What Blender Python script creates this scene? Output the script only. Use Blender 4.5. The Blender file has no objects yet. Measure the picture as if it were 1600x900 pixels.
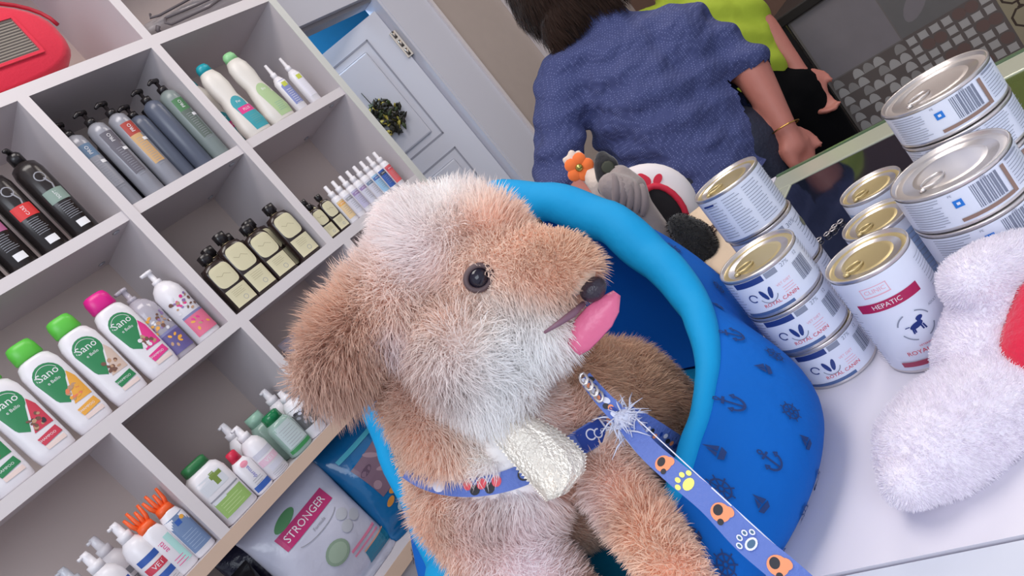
import bpy, bmesh, math, random
import numpy as np
from mathutils import Vector, Matrix
random.seed(7); rng = np.random.default_rng(7)
C = bpy.context.scene.collection
CZ = 1.33                                   # camera height above the floor
# ------------------------------------------------------------------ camera
FPX = 1060.0
_X = np.array([775, 907, -FPX]); _X /= np.linalg.norm(_X)
_k = FPX * FPX / 1051550.0
_D = np.array([3500 * _k, -4150 * _k, -FPX]); _D /= np.linalg.norm(_D)
_Z = -_D; _Z -= _X * _Z.dot(_X); _Z /= np.linalg.norm(_Z); _Y = np.cross(_Z, _X)
ROT = np.array([_X, _Y, _Z])
cam_d = bpy.data.cameras.new('camera'); cam = bpy.data.objects.new('camera', cam_d); C.objects.link(cam)
cam_d.sensor_width = 36; cam_d.lens = FPX / 1600 * 36; cam_d.clip_start = 0.02
M4 = Matrix([[*ROT[0], 0], [*ROT[1], 0], [*ROT[2], CZ], [0, 0, 0, 1]])
cam.matrix_world = M4
bpy.context.scene.camera = cam
sc = bpy.context.scene
sc.cycles.diffuse_bounces = 10; sc.cycles.transmission_bounces = 12
sc.view_settings.view_transform = 'Standard'; sc.view_settings.look = 'None'
sc.view_settings.exposure = 0.2; sc.view_settings.gamma = 1; sc.view_settings.use_curve_mapping = False
# ------------------------------------------------------------------ world and lights
w = bpy.data.worlds.new('world'); sc.world = w; w.use_nodes = True
w.node_tree.nodes['Background'].inputs[0].default_value = (0.80, 0.86, 1.0, 1)
w.node_tree.nodes['Background'].inputs[1].default_value = 0.62
def area(name, loc, target, sx, sy, power, col):
    l = bpy.data.lights.new(name, 'AREA'); l.shape = 'RECTANGLE'; l.size = sx; l.size_y = sy; l.energy = power; l.color = col
    o = bpy.data.objects.new(name, l); C.objects.link(o); o.location = loc
    o.rotation_euler = (Vector(target) - Vector(loc)).to_track_quat('-Z', 'Y').to_euler(); return o
area('ceiling_panel_light', (0.5, 0.5, 2.72), (0.5, 0.5, 0), 1.2, 0.6, 15, (1.0, 0.94, 0.9))
area('ceiling_panel_light', (2.4, 0.3, 2.72), (2.4, 0.3, 0), 1.2, 0.6, 14, (1.0, 0.92, 0.85))
area('shop_window_light', (-1.3, -0.9, 2.1), (0.5, 0.7, 0.9), 1.8, 1.3, 26, (0.84, 0.91, 1.0))
area('back_room_light', (1.5, 2.15, 2.65), (1.6, 2.15, 0), .8, .6, 26, (0.66, 0.83, 1.0))
# ------------------------------------------------------------------ helpers
def at(px, py, d):
    v = ROT @ (np.array([px - 800, 450 - py, -FPX]) / FPX * d); return Vector((v[0], v[1], v[2] + CZ))
def srgb(r, g, b):
    f = lambda c: (c / 255 / 12.92) if c <= 10 else ((c / 255 + 0.055) / 1.055) ** 2.4
    return (f(r), f(g), f(b), 1)
MATS = {}
def mat(name, rgb=(200, 200, 200), rough=0.5, metal=0, noise=0, bump=0, bscale=60, nscale=20, emit=0, alpha=1, trans=0, sheen=0, spec=0.5):
    if name in MATS: return MATS[name]
    m = bpy.data.materials.new(name); m.use_nodes = True; nt = m.node_tree; b = nt.nodes['Principled BSDF']
    col = srgb(*rgb); b.inputs['Base Color'].default_value = col
    b.inputs['Roughness'].default_value = rough; b.inputs['Metallic'].default_value = metal
    b.inputs['Specular IOR Level'].default_value = spec
    if sheen: b.inputs['Sheen Weight'].default_value = sheen
    if trans: b.inputs['Transmission Weight'].default_value = trans
    if alpha < 1: b.inputs['Alpha'].default_value = alpha
    if noise or bump:
        tc = nt.nodes.new('ShaderNodeTexCoord')
        if noise:
            n = nt.nodes.new('ShaderNodeTexNoise'); n.inputs['Scale'].default_value = nscale; n.inputs['Detail'].default_value = 4
            nt.links.new(tc.outputs['Object'], n.inputs['Vector'])
            r = nt.nodes.new('ShaderNodeMix'); r.data_type = 'RGBA'
            r.inputs['A'].default_value = tuple(c * (1 - noise) for c in col[:3]) + (1,)
            r.inputs['B'].default_value = tuple(min(1, c * (1 + noise)) for c in col[:3]) + (1,)
            nt.links.new(n.outputs['Fac'], r.inputs['Factor']); nt.links.new(r.outputs['Result'], b.inputs['Base Color'])
        if bump:
            n = nt.nodes.new('ShaderNodeTexNoise'); n.inputs['Scale'].default_value = bscale; n.inputs['Detail'].default_value = 3
            nt.links.new(tc.outputs['Object'], n.inputs['Vector'])
            bp = nt.nodes.new('ShaderNodeBump'); bp.inputs['Strength'].default_value = bump; bp.inputs['Distance'].default_value = 0.01
            nt.links.new(n.outputs['Fac'], bp.inputs['Height']); nt.links.new(bp.outputs['Normal'], b.inputs['Normal'])
    MATS[name] = m; return m

class MB:
    def __init__(s): s.v = []; s.f = []; s.m = []; s.mats = []; s.sm = []
    def mi(s, m):
        if m not in s.mats: s.mats.append(m)
        return s.mats.index(m)
    def add(s, verts, faces, m, smooth=True):
        o = len(s.v); s.v += [tuple(v) for v in verts]; i = s.mi(m)
        for f in faces: s.f.append(tuple(o + k for k in f)); s.m.append(i); s.sm.append(smooth)
    def grid(s, rows, m, closed=True, cap0=False, cap1=False, smooth=True):
        n = len(rows[0]); V = [p for r in rows for p in r]; F = []
        for a in range(len(rows) - 1):
            for b in range(n if closed else n - 1):
                c = (b + 1) % n; F.append((a * n + b, a * n + c, (a + 1) * n + c, (a + 1) * n + b))
        if cap0: F.append(tuple(reversed(range(n))))
        if cap1: F.append(tuple((len(rows) - 1) * n + k for k in range(n)))
        s.add(V, F, m, smooth)
    def loft(s, rows, m, seg=32, cx=0, cy=0, caps=True):     # rows: z, rx, ry, exponent
        R = []
        for z, rx, ry, n in rows:
            r = []
            for k in range(seg):
                a = 2 * math.pi * k / seg; c, q = math.cos(a), math.sin(a)
                r.append((cx + rx * math.copysign(abs(c) ** (2 / n), c), cy + ry * math.copysign(abs(q) ** (2 / n), q), z))
            R.append(r)
        s.grid(R, m, True, caps, caps)
    def box(s, x0, x1, y0, y1, z0, z1, m, b=0.0):
        if b <= 0:
            V = [(x, y, z) for x in (x0, x1) for y in (y0, y1) for z in (z0, z1)]
            s.add(V, [(0, 1, 3, 2), (4, 6, 7, 5), (0, 4, 5, 1), (2, 3, 7, 6), (0, 2, 6, 4), (1, 5, 7, 3)], m, False); return
        bm = bmesh.new(); bmesh.ops.create_cube(bm, size=1)
        for v in bm.verts: v.co = Vector(((x0 + x1) / 2 + v.co.x * (x1 - x0), (y0 + y1) / 2 + v.co.y * (y1 - y0), (z0 + z1) / 2 + v.co.z * (z1 - z0)))
        bmesh.ops.bevel(bm, geom=bm.edges[:], offset=b, segments=2, affect='EDGES', profile=0.5)
        bm.verts.index_update(); s.add([v.co[:] for v in bm.verts], [[v.index for v in f.verts] for f in bm.faces], m, False); bm.free()
    def tube(s, pts, rad, m, seg=10, closed=False, flat=1.0):
        pts = [Vector(p) for p in pts]; n = len(pts); rows = []
        rad = rad if hasattr(rad, '__len__') else [rad] * n; up = None
        for i, p in enumerate(pts):
            if closed: t = (pts[(i + 1) % n] - pts[i - 1])
            else: t = pts[min(i + 1, n - 1)] - pts[max(i - 1, 0)]
            t = t.normalized() if t.length > 1e-9 else Vector((0, 0, 1))
            if up is None: up = t.orthogonal().normalized()
            up = (up - t * up.dot(t)); up = up.normalized() if up.length > 1e-6 else t.orthogonal().normalized()
            sd = t.cross(up)
            rows.append([tuple(p + (up * math.cos(a) + sd * math.sin(a) * flat) * rad[i]) for a in [2 * math.pi * k / seg for k in range(seg)]])
        if closed: rows.append(rows[0])
        s.grid(rows, m, True, not closed, not closed)
    def build(s, name, parent=None, loc=None):
        me = bpy.data.meshes.new(name); me.from_pydata(s.v, [], s.f)
        for m in s.mats: me.materials.append(m)
        me.polygons.foreach_set('material_index', s.m); me.polygons.foreach_set('use_smooth', s.sm); me.update()
        o = bpy.data.objects.new(name, me); C.objects.link(o)
        if parent: o.parent = parent
        if loc: o.location = loc
        return o
def thing(name, label, cat, loc=(0, 0, 0), rz=0, group=None):
    o = bpy.data.objects.new(name, None); C.objects.link(o); o.empty_display_size = 0.05
    o.location = loc; o.rotation_euler = (0, 0, rz); o['label'] = label; o['category'] = cat
    if group: o['group'] = group
    return o
def tag(o, label, cat, group=None):
    o['label'] = label; o['category'] = cat
    if group: o['group'] = group
    return o
def struct(o): o['kind'] = 'structure'; return o
# flat lettering and marks laid on a surface; fn(u, v) -> point, normal
_tc = {}
def text2d(s):
    if s in _tc: return _tc[s]
    cu = bpy.data.curves.new('t', 'FONT'); cu.body = s; cu.size = 1; cu.align_x = 'CENTER'; cu.align_y = 'CENTER'; cu.resolution_u = 2
    o = bpy.data.objects.new('t', cu); C.objects.link(o); bpy.context.view_layer.update()
    me = bpy.data.meshes.new_from_object(o.evaluated_get(bpy.context.evaluated_depsgraph_get()))
    r = ([(v.co.x, v.co.y) for v in me.vertices], [tuple(p.vertices) for p in me.polygons])
    bpy.data.objects.remove(o); bpy.data.meshes.remove(me); _tc[s] = r; return r
class Print:
    def __init__(s, mb, fn, off=0.0004): s.mb = mb; s.fn = fn; s.off = off; s.k = 0
    def put(s, V, F, m):
        s.k += 1; P = []
        for u, v in V:
            p, n = s.fn(u, v); P.append(tuple(Vector(p) + Vector(n) * (s.off + 0.00004 * s.k)))
        s.mb.add(P, F, m, False)
    def rect(s, u, v, wd, ht, m, ang=0, nx=8, ny=3, skew=0):
        c, q = math.cos(ang), math.sin(ang); V = []
        for j in range(ny + 1):
            for i in range(nx + 1):
                a = (i / nx - .5) * wd; b = (j / ny - .5) * ht; a += skew * b; V.append((u + a * c - b * q, v + a * q + b * c))
        s.put(V, [(j * (nx + 1) + i, j * (nx + 1) + i + 1, (j + 1) * (nx + 1) + i + 1, (j + 1) * (nx + 1) + i) for j in range(ny) for i in range(nx)], m)
    def ell(s, u, v, a, b, m, ang=0, seg=20, rings=3, p=2.0):
        c, q = math.cos(ang), math.sin(ang); V = [(u, v)]; F = []
        for r in range(1, rings + 1):
            for k in range(seg):
                t = 2 * math.pi * k / seg; ct, st = math.cos(t), math.sin(t)
                x = math.copysign(abs(ct) ** (2 / p), ct) * a * r / rings; y = math.copysign(abs(st) ** (2 / p), st) * b * r / rings
                V.append((u + x * c - y * q, v + x * q + y * c))
        for k in range(seg): F.append((0, 1 + k, 1 + (k + 1) % seg))
        for r in range(rings - 1):
            for k in range(seg):
                a0 = 1 + r * seg; a1 = a0 + seg; F.append((a0 + k, a1 + k, a1 + (k + 1) % seg, a0 + (k + 1) % seg))
        s.put(V, F, m)
    def poly(s, pts, m, step=.002, ny=4):               # convex outline, diced so that it follows the surface
        us = [p[0] for p in pts]; u0, u1 = min(us), max(us); n = max(2, int((u1 - u0) / step)); V = []
        for i in range(n + 1):
            u = u0 + (u1 - u0) * min(max(i / n, 1e-4), 1 - 1e-4); vs = []
            for a, b in zip(pts, pts[1:] + pts[:1]):
                if (a[0] - u) * (b[0] - u) <= 0 and abs(a[0] - b[0]) > 1e-9: vs.append(a[1] + (b[1] - a[1]) * (u - a[0]) / (b[0] - a[0]))
            lo, hi = (min(vs), max(vs)) if vs else (0, 0); V += [(u, lo + (hi - lo) * j / ny) for j in range(ny + 1)]
        s.put(V, [(i * (ny + 1) + j, (i + 1) * (ny + 1) + j, (i + 1) * (ny + 1) + j + 1, i * (ny + 1) + j + 1) for i in range(n) for j in range(ny)], m)
    def line(s, pts, wd, m, closed=False):
        pts = [Vector(p) for p in pts]; n = len(pts); V = []
        for i, p in enumerate(pts):
            t = (pts[(i + 1) % n] - pts[i - 1]) if closed else (pts[min(i + 1, n - 1)] - pts[max(0, i - 1)])
            t.normalize(); nn = Vector((-t.y, t.x)) * wd / 2; V += [tuple(p + nn), tuple(p - nn)]
        s.put(V, [(2 * i, 2 * i + 1, (2 * i + 3) % (2 * n), (2 * i + 2) % (2 * n)) for i in range(n if closed else n - 1)], m)
    def arc(s, u, v, r, a0, a1, wd, m, n=14, ry=None):
        ry = ry or r
        s.line([(u + r * math.cos(math.radians(a0 + (a1 - a0) * i / n)), v + ry * math.sin(math.radians(a0 + (a1 - a0) * i / n))) for i in range(n + 1)], wd, m)
    def text(s, t, u, v, size, m, ang=0, sx=1):
        V, F = text2d(t); c, q = math.cos(ang), math.sin(ang)
        s.put([(u + x * size * sx * c - y * size * q, v + x * size * sx * q + y * size * c) for x, y in V], F, m)
    def lines(s, u, v, wd, n, step, m, th=0.0006):          # small print
        for i in range(n):
            k = wd * random.uniform(.75, 1); s.rect(u - (wd - k) / 2, v - i * step, k, th, m, ny=1, nx=6)
    def paw(s, u, v, r, m, ang=0, m2=None):
        c, q = math.cos(ang), math.sin(ang)
        def pt(x, y): return (u + (x * c - y * q) * r, v + (x * q + y * c) * r)
        s.ell(*pt(0, -.25), .58 * r, .45 * r, m, ang, 14, 2)
        if m2: s.ell(*pt(0, -.25), .40 * r, .29 * r, m2, ang, 14, 2)
        for x, y in ((-.75, .3), (-.28, .68), (.28, .68), (.75, .3)):
            s.ell(*pt(x, y), .22 * r, .28 * r, m, ang, 10, 1)
            if m2: s.ell(*pt(x, y), .12 * r, .17 * r, m2, ang, 10, 1)
    def anchor(s, u, v, r, m, ang=0):
        c, q = math.cos(ang), math.sin(ang); T = lambda P: [(u + (x * c - y * q) * r, v + (x * q + y * c) * r) for x, y in P]
        wd = r * .17
        s.line(T([(0, .62), (0, -.9)]), wd, m); s.line(T([(-.42, .42), (.42, .42)]), wd, m)
        s.line(T([(.17 * math.cos(k * .785), .8 + .17 * math.sin(k * .785)) for k in range(8)]), wd * .7, m, True)
        s.line(T([(-.75 * math.cos(k * .314), -.15 - .75 * math.sin(k * .314)) for k in range(11)]), wd * 1.1, m)
        s.line(T([(-.95, -.2), (-.75, .05), (-.55, -.25)]), wd, m); s.line(T([(.95, -.2), (.75, .05), (.55, -.25)]), wd, m)
    def wheel(s, u, v, r, m, ang=0):
        for rr in (.7, .22): s.line([(u + rr * r * math.cos(k * .4488), v + rr * r * math.sin(k * .4488)) for k in range(14)], r * .13, m, True)
        for k in range(8):
            a = ang + k * math.pi / 4; s.line([(u + .2 * r * math.cos(a), v + .2 * r * math.sin(a)), (u + r * math.cos(a), v + r * math.sin(a))], r * .11, m)
    def boat(s, u, v, r, m, ang=0):
        c, q = math.cos(ang), math.sin(ang); T = lambda P: [(u + (x * c - y * q) * r, v + (x * q + y * c) * r) for x, y in P]
        s.put(T([(-.8, -.35), (.8, -.35), (.5, -.8), (-.5, -.8)]), [(0, 3, 2, 1)], m)
        s.put(T([(.05, -.2), (.75, -.2), (.05, .9)]), [(0, 1, 2)], m); s.put(T([(-.08, -.2), (-.6, -.2), (-.08, .6)]), [(0, 2, 1)], m)
def front_of(rows, cx=0, cy=0):              # surface of a lofted body on its -Y side
    zs = [r[0] for r in rows]
    def fn(u, v):
        z = min(max(v, zs[0]), zs[-1])
        for i in range(len(rows) - 1):
            if zs[i] <= z <= zs[i + 1]: break
        a, b = rows[i], rows[i + 1]; t = (z - a[0]) / max(1e-9, b[0] - a[0])
        rx, ry, n = (a[k] + (b[k] - a[k]) * t for k in (1, 2, 3))
        q = min(abs(u / rx), .985); y = -ry * (1 - q ** n) ** (1 / n)
        e = 1e-3; q2 = min(abs((u + e) / rx), .985); y2 = -ry * (1 - q2 ** n) ** (1 / n)
        nn = Vector((-(-(y2 - y)) / e * 1.0, -1, 0)); nn = Vector(((y2 - y) / e, -1, 0)).normalized()
        return (cx + u, cy + y, v), nn
    return fn

# organic shapes: spheres strung along chains, fused into one skin
def fuse(name, chains, voxel, smooth, m, parent=None, cut=None, disp=None, floor=None):
    bm = bmesh.new()
    def ball(p, r, sc=None):
        d = bmesh.ops.create_icosphere(bm, subdivisions=2, radius=r)
        for v in d['verts']:
            if sc: v.co = Vector((v.co.x * sc[0], v.co.y * sc[1], v.co.z * sc[2]))
            v.co += p
    for ch in chains:
        if len(ch) == 1: ball(*ch[0]); continue
        for a, b in zip(ch[:-1], ch[1:]):
            L = (b[0] - a[0]).length; n = max(1, int(L / (0.3 * min(a[1], b[1]))))
            for i in range(n + 1): t = i / n; ball(a[0].lerp(b[0], t), a[1] + (b[1] - a[1]) * t)
    me = bpy.data.meshes.new(name); bm.to_mesh(me); bm.free()
    o = bpy.data.objects.new(name, me); C.objects.link(o)
    md = o.modifiers.new('r', 'REMESH'); md.mode = 'VOXEL'; md.voxel_size = voxel
    sm = o.modifiers.new('s', 'SMOOTH'); sm.factor = 0.5; sm.iterations = smooth
    bpy.context.view_layer.update()
    new = bpy.data.meshes.new_from_object(o.evaluated_get(bpy.context.evaluated_depsgraph_get()))
    o.modifiers.clear(); o.data = new; bpy.data.meshes.remove(me); new.materials.clear(); new.materials.append(m)
    if cut:
        bm = bmesh.new(); bm.from_mesh(new); bmesh.ops.delete(bm, geom=[f for f in bm.faces if cut(f.calc_center_median())], context='FACES')
        bm.to_mesh(new); bm.free()
    if disp:
        bm = bmesh.new(); bm.from_mesh(new); bm.normal_update()
        for v in bm.verts: v.co += v.normal * disp(v.co)
        bm.to_mesh(new); bm.free()
    if floor is not None:
        for v in new.vertices: v.co.z = max(v.co.z, floor)
    new.polygons.foreach_set('use_smooth', [True] * len(new.polygons))
    o.name = name; new.name = name
    if parent: o.parent = parent
    return o
def color_attr(me, cols):
    a = me.color_attributes.new('Col', 'FLOAT_COLOR', 'POINT'); c = np.ones((len(cols), 4), dtype=np.float32); c[:, :3] = cols; a.data.foreach_set('color', c.ravel())
def attr_mat(name, rough=0.8, sheen=0.3, hair=False):
    m = bpy.data.materials.new(name); m.use_nodes = True; nt = m.node_tree; b = nt.nodes['Principled BSDF']
    a = nt.nodes.new('ShaderNodeAttribute'); a.attribute_name = 'Col'; nt.links.new(a.outputs['Color'], b.inputs['Base Color'])
    b.inputs['Roughness'].default_value = rough; b.inputs['Sheen Weight'].default_value = sheen; b.inputs['Specular IOR Level'].default_value = 0.2
    if hair:
        tr = nt.nodes.new('ShaderNodeBsdfTranslucent'); mx = nt.nodes.new('ShaderNodeMixShader'); mx.inputs[0].default_value = 0.35
        nt.links.new(a.outputs['Color'], tr.inputs['Color']); nt.links.new(b.outputs[0], mx.inputs[1]); nt.links.new(tr.outputs[0], mx.inputs[2])
        nt.links.new(mx.outputs[0], nt.nodes['Material Output'].inputs['Surface'])
    return m
def fur(name, src, count, lenfn, colfn, m, parent, width=0.0006, gravity=0.5, curl=0.35, flow=None, keep=None):
    me = src.data; nv = len(me.vertices); co = np.empty(nv * 3); me.vertices.foreach_get('co', co); co = co.reshape(-1, 3)
    me.calc_loop_triangles(); T = np.empty(len(me.loop_triangles) * 3, dtype=np.int64); me.loop_triangles.foreach_get('vertices', T); T = T.reshape(-1, 3)
    A, B, D = co[T[:, 0]], co[T[:, 1]], co[T[:, 2]]; N = np.cross(B - A, D - A); ar = np.linalg.norm(N, axis=1); N /= np.maximum(ar, 1e-12)[:, None]
    idx = rng.choice(len(T), count, p=ar / ar.sum()); u = rng.random(count); v = rng.random(count); s = u + v > 1; u[s] = 1 - u[s]; v[s] = 1 - v[s]
    P = A[idx] + (B - A)[idx] * u[:, None] + (D - A)[idx] * v[:, None]; N = N[idx]
    if keep is not None: k = keep(P); P = P[k]; N = N[k]; count = len(P)
    L = lenfn(P) * rng.uniform(.6, 1.15, count)
    d = N * 0.9 + np.array([0, 0, -gravity]) + rng.normal(0, .28, (count, 3))
    if flow is not None: d = d + flow(P)
    t = (d * N).sum(1); d += N * np.maximum(0, 0.25 - t)[:, None]; d /= np.linalg.norm(d, axis=1)[:, None]
    # strands clump into wisps: neighbours share a bend
    q = P * 55.0; bend = np.stack([np.sin(q[:, 1] * 1.3 + 2 * np.sin(q[:, 2])), np.sin(q[:, 2] * 1.1 + 2 * np.sin(q[:, 0])), np.sin(q[:, 0] * 1.2 + 2 * np.sin(q[:, 1]))], 1) * curl
    side = np.cross(d, N + rng.normal(0, .25, (count, 3))); side /= np.maximum(np.linalg.norm(side, axis=1), 1e-6)[:, None]
    P0 = P - N * 0.001; P1 = P + (d + N * .15) * (L * .38)[:, None]; P2 = P1 + (d + bend * .8) * (L * .34)[:, None]
    P3 = P2 + (d * .6 + bend * 1.3 + np.array([0, 0, -gravity * .5])) * (L * .3)[:, None]; W = (side * width)
    V = np.stack([P0 - W, P0 + W, P1 - W * .9, P1 + W * .9, P2 - W * .65, P2 + W * .65, P3], 1).reshape(-1, 3)
    base = (np.arange(count) * 7)[:, None]
    quads = np.concatenate([base + [0, 1, 3, 2], base + [2, 3, 5, 4]], 0); tris = base + [4, 5, 6]
    nm = bpy.data.meshes.new(name); nm.vertices.add(len(V)); nm.vertices.foreach_set('co', V.ravel())
    loops = np.concatenate([quads.ravel(), tris.ravel()]); nm.loops.add(len(loops)); nm.loops.foreach_set('vertex_index', loops)
    npoly = len(quads) + len(tris); nm.polygons.add(npoly)
    st = np.concatenate([np.arange(len(quads)) * 4, len(quads) * 4 + np.arange(len(tris)) * 3]); nm.polygons.foreach_set('loop_start', st)
    nm.update(calc_edges=True); nm.validate()
    cols = colfn(P) * rng.uniform(.90, 1.10, count)[:, None]; color_attr(nm, np.clip(np.repeat(cols, 7, 0), 0, 1))
    nm.polygons.foreach_set('use_smooth', [True] * len(nm.polygons)); nm.materials.append(m)
    o = bpy.data.objects.new(name, nm); C.objects.link(o); o.parent = parent; return o
# ------------------------------------------------------------------ materials
WHITE = mat('white_laminate', (204, 197, 200), 0.4, bump=.02); EDGE = mat('shelf_edge_white', (216, 208, 209), 0.45)
WOODE = mat('pale_wood_edge', (205, 178, 158), 0.55, noise=.06); BACKP = mat('shelf_back_grey', (198, 182, 175), 0.7)
# ------------------------------------------------------------------ setting
YW = 1.655; YS = 1.35
def slab(name, x0, x1, y0, y1, z0, z1, m, st=True):
    b = MB(); b.box(x0, x1, y0, y1, z0, z1, m); o = b.build(name)
    return struct(o) if st else o
FLOOR = mat('floor_tile_brown', (110, 98, 92), 0.4, noise=.15)
WALL = mat('greige_wall', (176, 162, 154), 0.8, noise=.04); BROWN = mat('brown_wall', (112, 84, 70), 0.7, noise=.08)
slab('floor', -1.6, 3.4, -1.8, 4.2, -0.06, 0, FLOOR)
slab('ceiling', -1.6, 3.4, -1.8, 4.2, 2.75, 2.83, mat('ceiling_white', (225, 222, 222), .8))
DX0, DX1, DH = 1.27, 1.89, CZ + 0.642
wb = MB(); wb.box(-1.6, DX0, YW, YW + .05, 0, 2.75, WALL); wb.box(DX0, DX1, YW, YW + .05, DH, 2.75, WALL); wb.box(DX1, 3.4, YW, YW + .05, 0, 2.75, WALL)
struct(wb.build('wall_left'))
slab('wall_back', 3.4, 3.5, -1.8, 4.2, 0, 2.75, BROWN)
slab('wall_far_room', -1.0, 3.4, 2.62, 2.7, 0, 2.75, mat('blue_wall', (52, 150, 205), .7, noise=.04))
DW = mat('door_white', (206, 206, 216), 0.45)
tr = MB()
tr.box(DX1, DX1 + .20, YW - .022, YW, 0, DH + .11, DW); tr.box(DX1 + .20, DX1 + .215, YW - .032, YW, 0, DH + .12, EDGE)
tr.box(DX0 - .09, DX1, YW - .022, YW, DH, DH + .11, DW); tr.box(DX1 - .012, DX1, YW - .02, YW + .05, 0, DH, DW); tr.box(DX0, DX1, YW, YW + .05, DH - .012, DH, mat('lintel_grey', (150, 145, 150), .6))
struct(tr.build('trim_1'))
# second doorway trim and grey leaf further along the wall
t2 = MB(); t2.box(2.50, 2.54, YW - .03, YW, 0, 2.3, EDGE); struct(t2.build('trim_2'))
d2 = MB(); d2.box(2.54, 3.3, YW - .012, YW, 0, 2.2, mat('grey_leaf', (140, 135, 140), .6)); d2.box(2.60, 2.66, YW - .02, YW - .012, 0.1, 2.1, mat('grey_leaf', (150, 135, 140), .6))
struct(d2.build('door_2'))
# the open two-panel door leaf, hinged on the right jamb
dl = bpy.data.objects.new('door_1', None); C.objects.link(dl); dl['kind'] = 'structure'
dl.location = (DX1 - .015, YW + .02, 0); dl.rotation_euler = (0, 0, math.radians(139))
lw, lh = .60, DH - .045
b = MB(); b.box(0, lw, -.02, .02, .01, lh, DW)
def panel(x0, x1, z0, z1):
    gm = mat('door_groove', (150, 150, 162), .6)
    for a in ((x0, x1, z0, z0 + .006), (x0, x1, z1 - .006, z1), (x0, x0 + .006, z0, z1), (x1 - .006, x1, z0, z1)):
        b.box(a[0], a[1], .02, .0215, a[2], a[3], gm)
    b.box(x0 + .03, x1 - .03, .02, .028, z0 + .03, z1 - .03, DW, .006)
panel(.082, lw - .08, CZ + .135, lh - .055); panel(.082, lw - .08, .22, CZ + .075)
o = b.build('door_leaf', dl)
hb = MB()
for z in (.3, 1.0, DH - .235):
    hb.box(-.012, .012, .012, .026, z, z + .1, mat('hinge_brass', (170, 160, 150), .35, 1))
    for k in range(3): hb.tube([(0, .026, z + .005 + k * .035), (0, .026, z + .03 + k * .035)], .006, mat('hinge_brass'))
hb.build('hinge', dl)
# ------------------------------------------------------------------ shelving unit
ZB = {'H1': .629, 'H2': .344, 'H3': .054, 'H4': -.240, 'H5': -.537}
su = thing('shelving_unit', 'white open shelving unit with cells full of pet grooming bottles', 'shelf', (0, 0, 0))
YB = 1.60
def board(name, x0, x1, zc, th=.024, m=WHITE, fm=EDGE, dip=0):
    b = MB(); b.box(x0, x1, YS + .001 + dip, YB - .008, CZ + zc - th / 2, CZ + zc + th / 2, m)
    b.box(x0, x1, YS - .0005 + dip, YS + .001 + dip, CZ + zc - th / 2, CZ + zc + th / 2, fm); return b.build(name, su)
XV = [.599, .895, 1.232]                     # dividers, last = inner face of the end panel
XL = -.15
board('shelf_board', XL, XV[2], ZB['H1']); board('shelf_board', XL, XV[2], ZB['H3'])
board('shelf_board', XL, XV[2], ZB['H4'], .026, WHITE, WOODE); board('shelf_board', XL, XV[2], ZB['H5'], .03, WHITE, WOODE)
board('shelf_board', XL, XV[2], ZB['H1'] + .34)
def divider(x, z0, z1, th=.022):
    b = MB(); b.box(x - th / 2, x + th / 2, YS + .001, YB - .008, CZ + z0, CZ + z1, WHITE); b.box(x - th / 2, x + th / 2, YS - .0005, YS + .001, CZ + z0, CZ + z1, EDGE)
    b.build('divider', su)
t = .012
divider(XV[0], ZB['H3'] + t, ZB['H1'] - t); divider(XV[1], ZB['H3'] + t, ZB['H1'] - t); divider(XV[1], ZB['H1'] + t, ZB['H1'] + .34 - t)
divider(.31, ZB['H4'] + .013, ZB['H3'] - t); divider(.61, ZB['H4'] + .013, ZB['H3'] - t); divider(.93, ZB['H4'] + .013, ZB['H3'] - t)
for x0, x1 in ((XL, XV[0] - .011), (XV[0] + .011, XV[1] - .011), (XV[1] + .011, XV[2])):
    board('adjustable_shelf', x0, x1, ZB['H2'], .022, dip=.006)
b = MB(); b.box(XV[2], XV[2] + .022, YS + .001, YB, 0, CZ + 1.0, WHITE); b.box(XV[2], XV[2] + .022, YS - .0005, YS + .001, 0, CZ + 1.0, mat('end_panel_edge', (206, 206, 200), .5)); b.build('side_panel', su)
b = MB(); b.box(XL, XV[2], YB - .008, YB, 0, CZ + 1.0, BACKP); b.build('back_panel', su)
for x in (XV[0] - .035, XV[1] - .035, XV[2] - .035):
    for y in (YS + .035, YB - .045):
        b = MB(); b.loft([(-.003, .006, .006, 2), (0, .008, .008, 2)], mat('shelf_pin_metal', (176, 176, 184), .3, .6), 16); b.build('cam_fitting', su, (x, y, CZ + ZB['H2'] - .0112))
b = MB(); b.box(XL, XV[2], YS + .03, YS + .05, 0, CZ + ZB['H5'] - .015, WHITE); b.build('plinth', su)
# ------------------------------------------------------------------ counter
COUNTER = mat('counter_white', (222, 218, 228), 0.32, bump=.01)
CT = CZ - .38
YL = .80
cn = thing('shop_counter', 'white counter carrying the blue dog bed and the stacked cans', 'counter', (.6, .2, 0))
b = MB()
def prism(b, P, z0, z1, m): n = len(P); b.add([(x, y, z0) for x, y in P] + [(x, y, z1) for x, y in P], [tuple(reversed(range(n))), tuple(range(n, 2 * n))] + [(i, (i + 1) % n, n + (i + 1) % n, n + i) for i in range(n)], m, False)
prism(b, [(.745, -.9), (.745, YL), (.2062, YL), (.552, -.9)], CT - .03, CT, COUNTER)
b.box(.745, 1.19, .547, YL, CT - .03, CT, COUNTER, .002); b.build('worktop', cn).location = (-.6, -.2, 0)
b = MB(); prism(b, [(.549, -.9), (.2032, YL), (.04, YL), (.04, -.9)], CT - .03, CT - .001, mat('counter_near_white', (206, 210, 222), .35)); b.build('worktop_extension', cn).location = (-.6, -.2, 0)
b = MB(); b.box(.08, 1.15, -.88, YL - .03, 0, CT - .031, mat('counter_base', (200, 198, 204), .5)); b.build('counter_base', cn).location = (-.6, -.2, 0)
gd = thing('glass_display_top', 'glass display top in a pale metal frame, dark inside, behind the cans', 'display case', (.97, .2, CT))
FR = mat('pale_green_frame', (196, 200, 180), .3, .3); dz = CT
b = MB(); x0, x1, y0, y1 = .747, 1.188, -.9, .545
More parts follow.
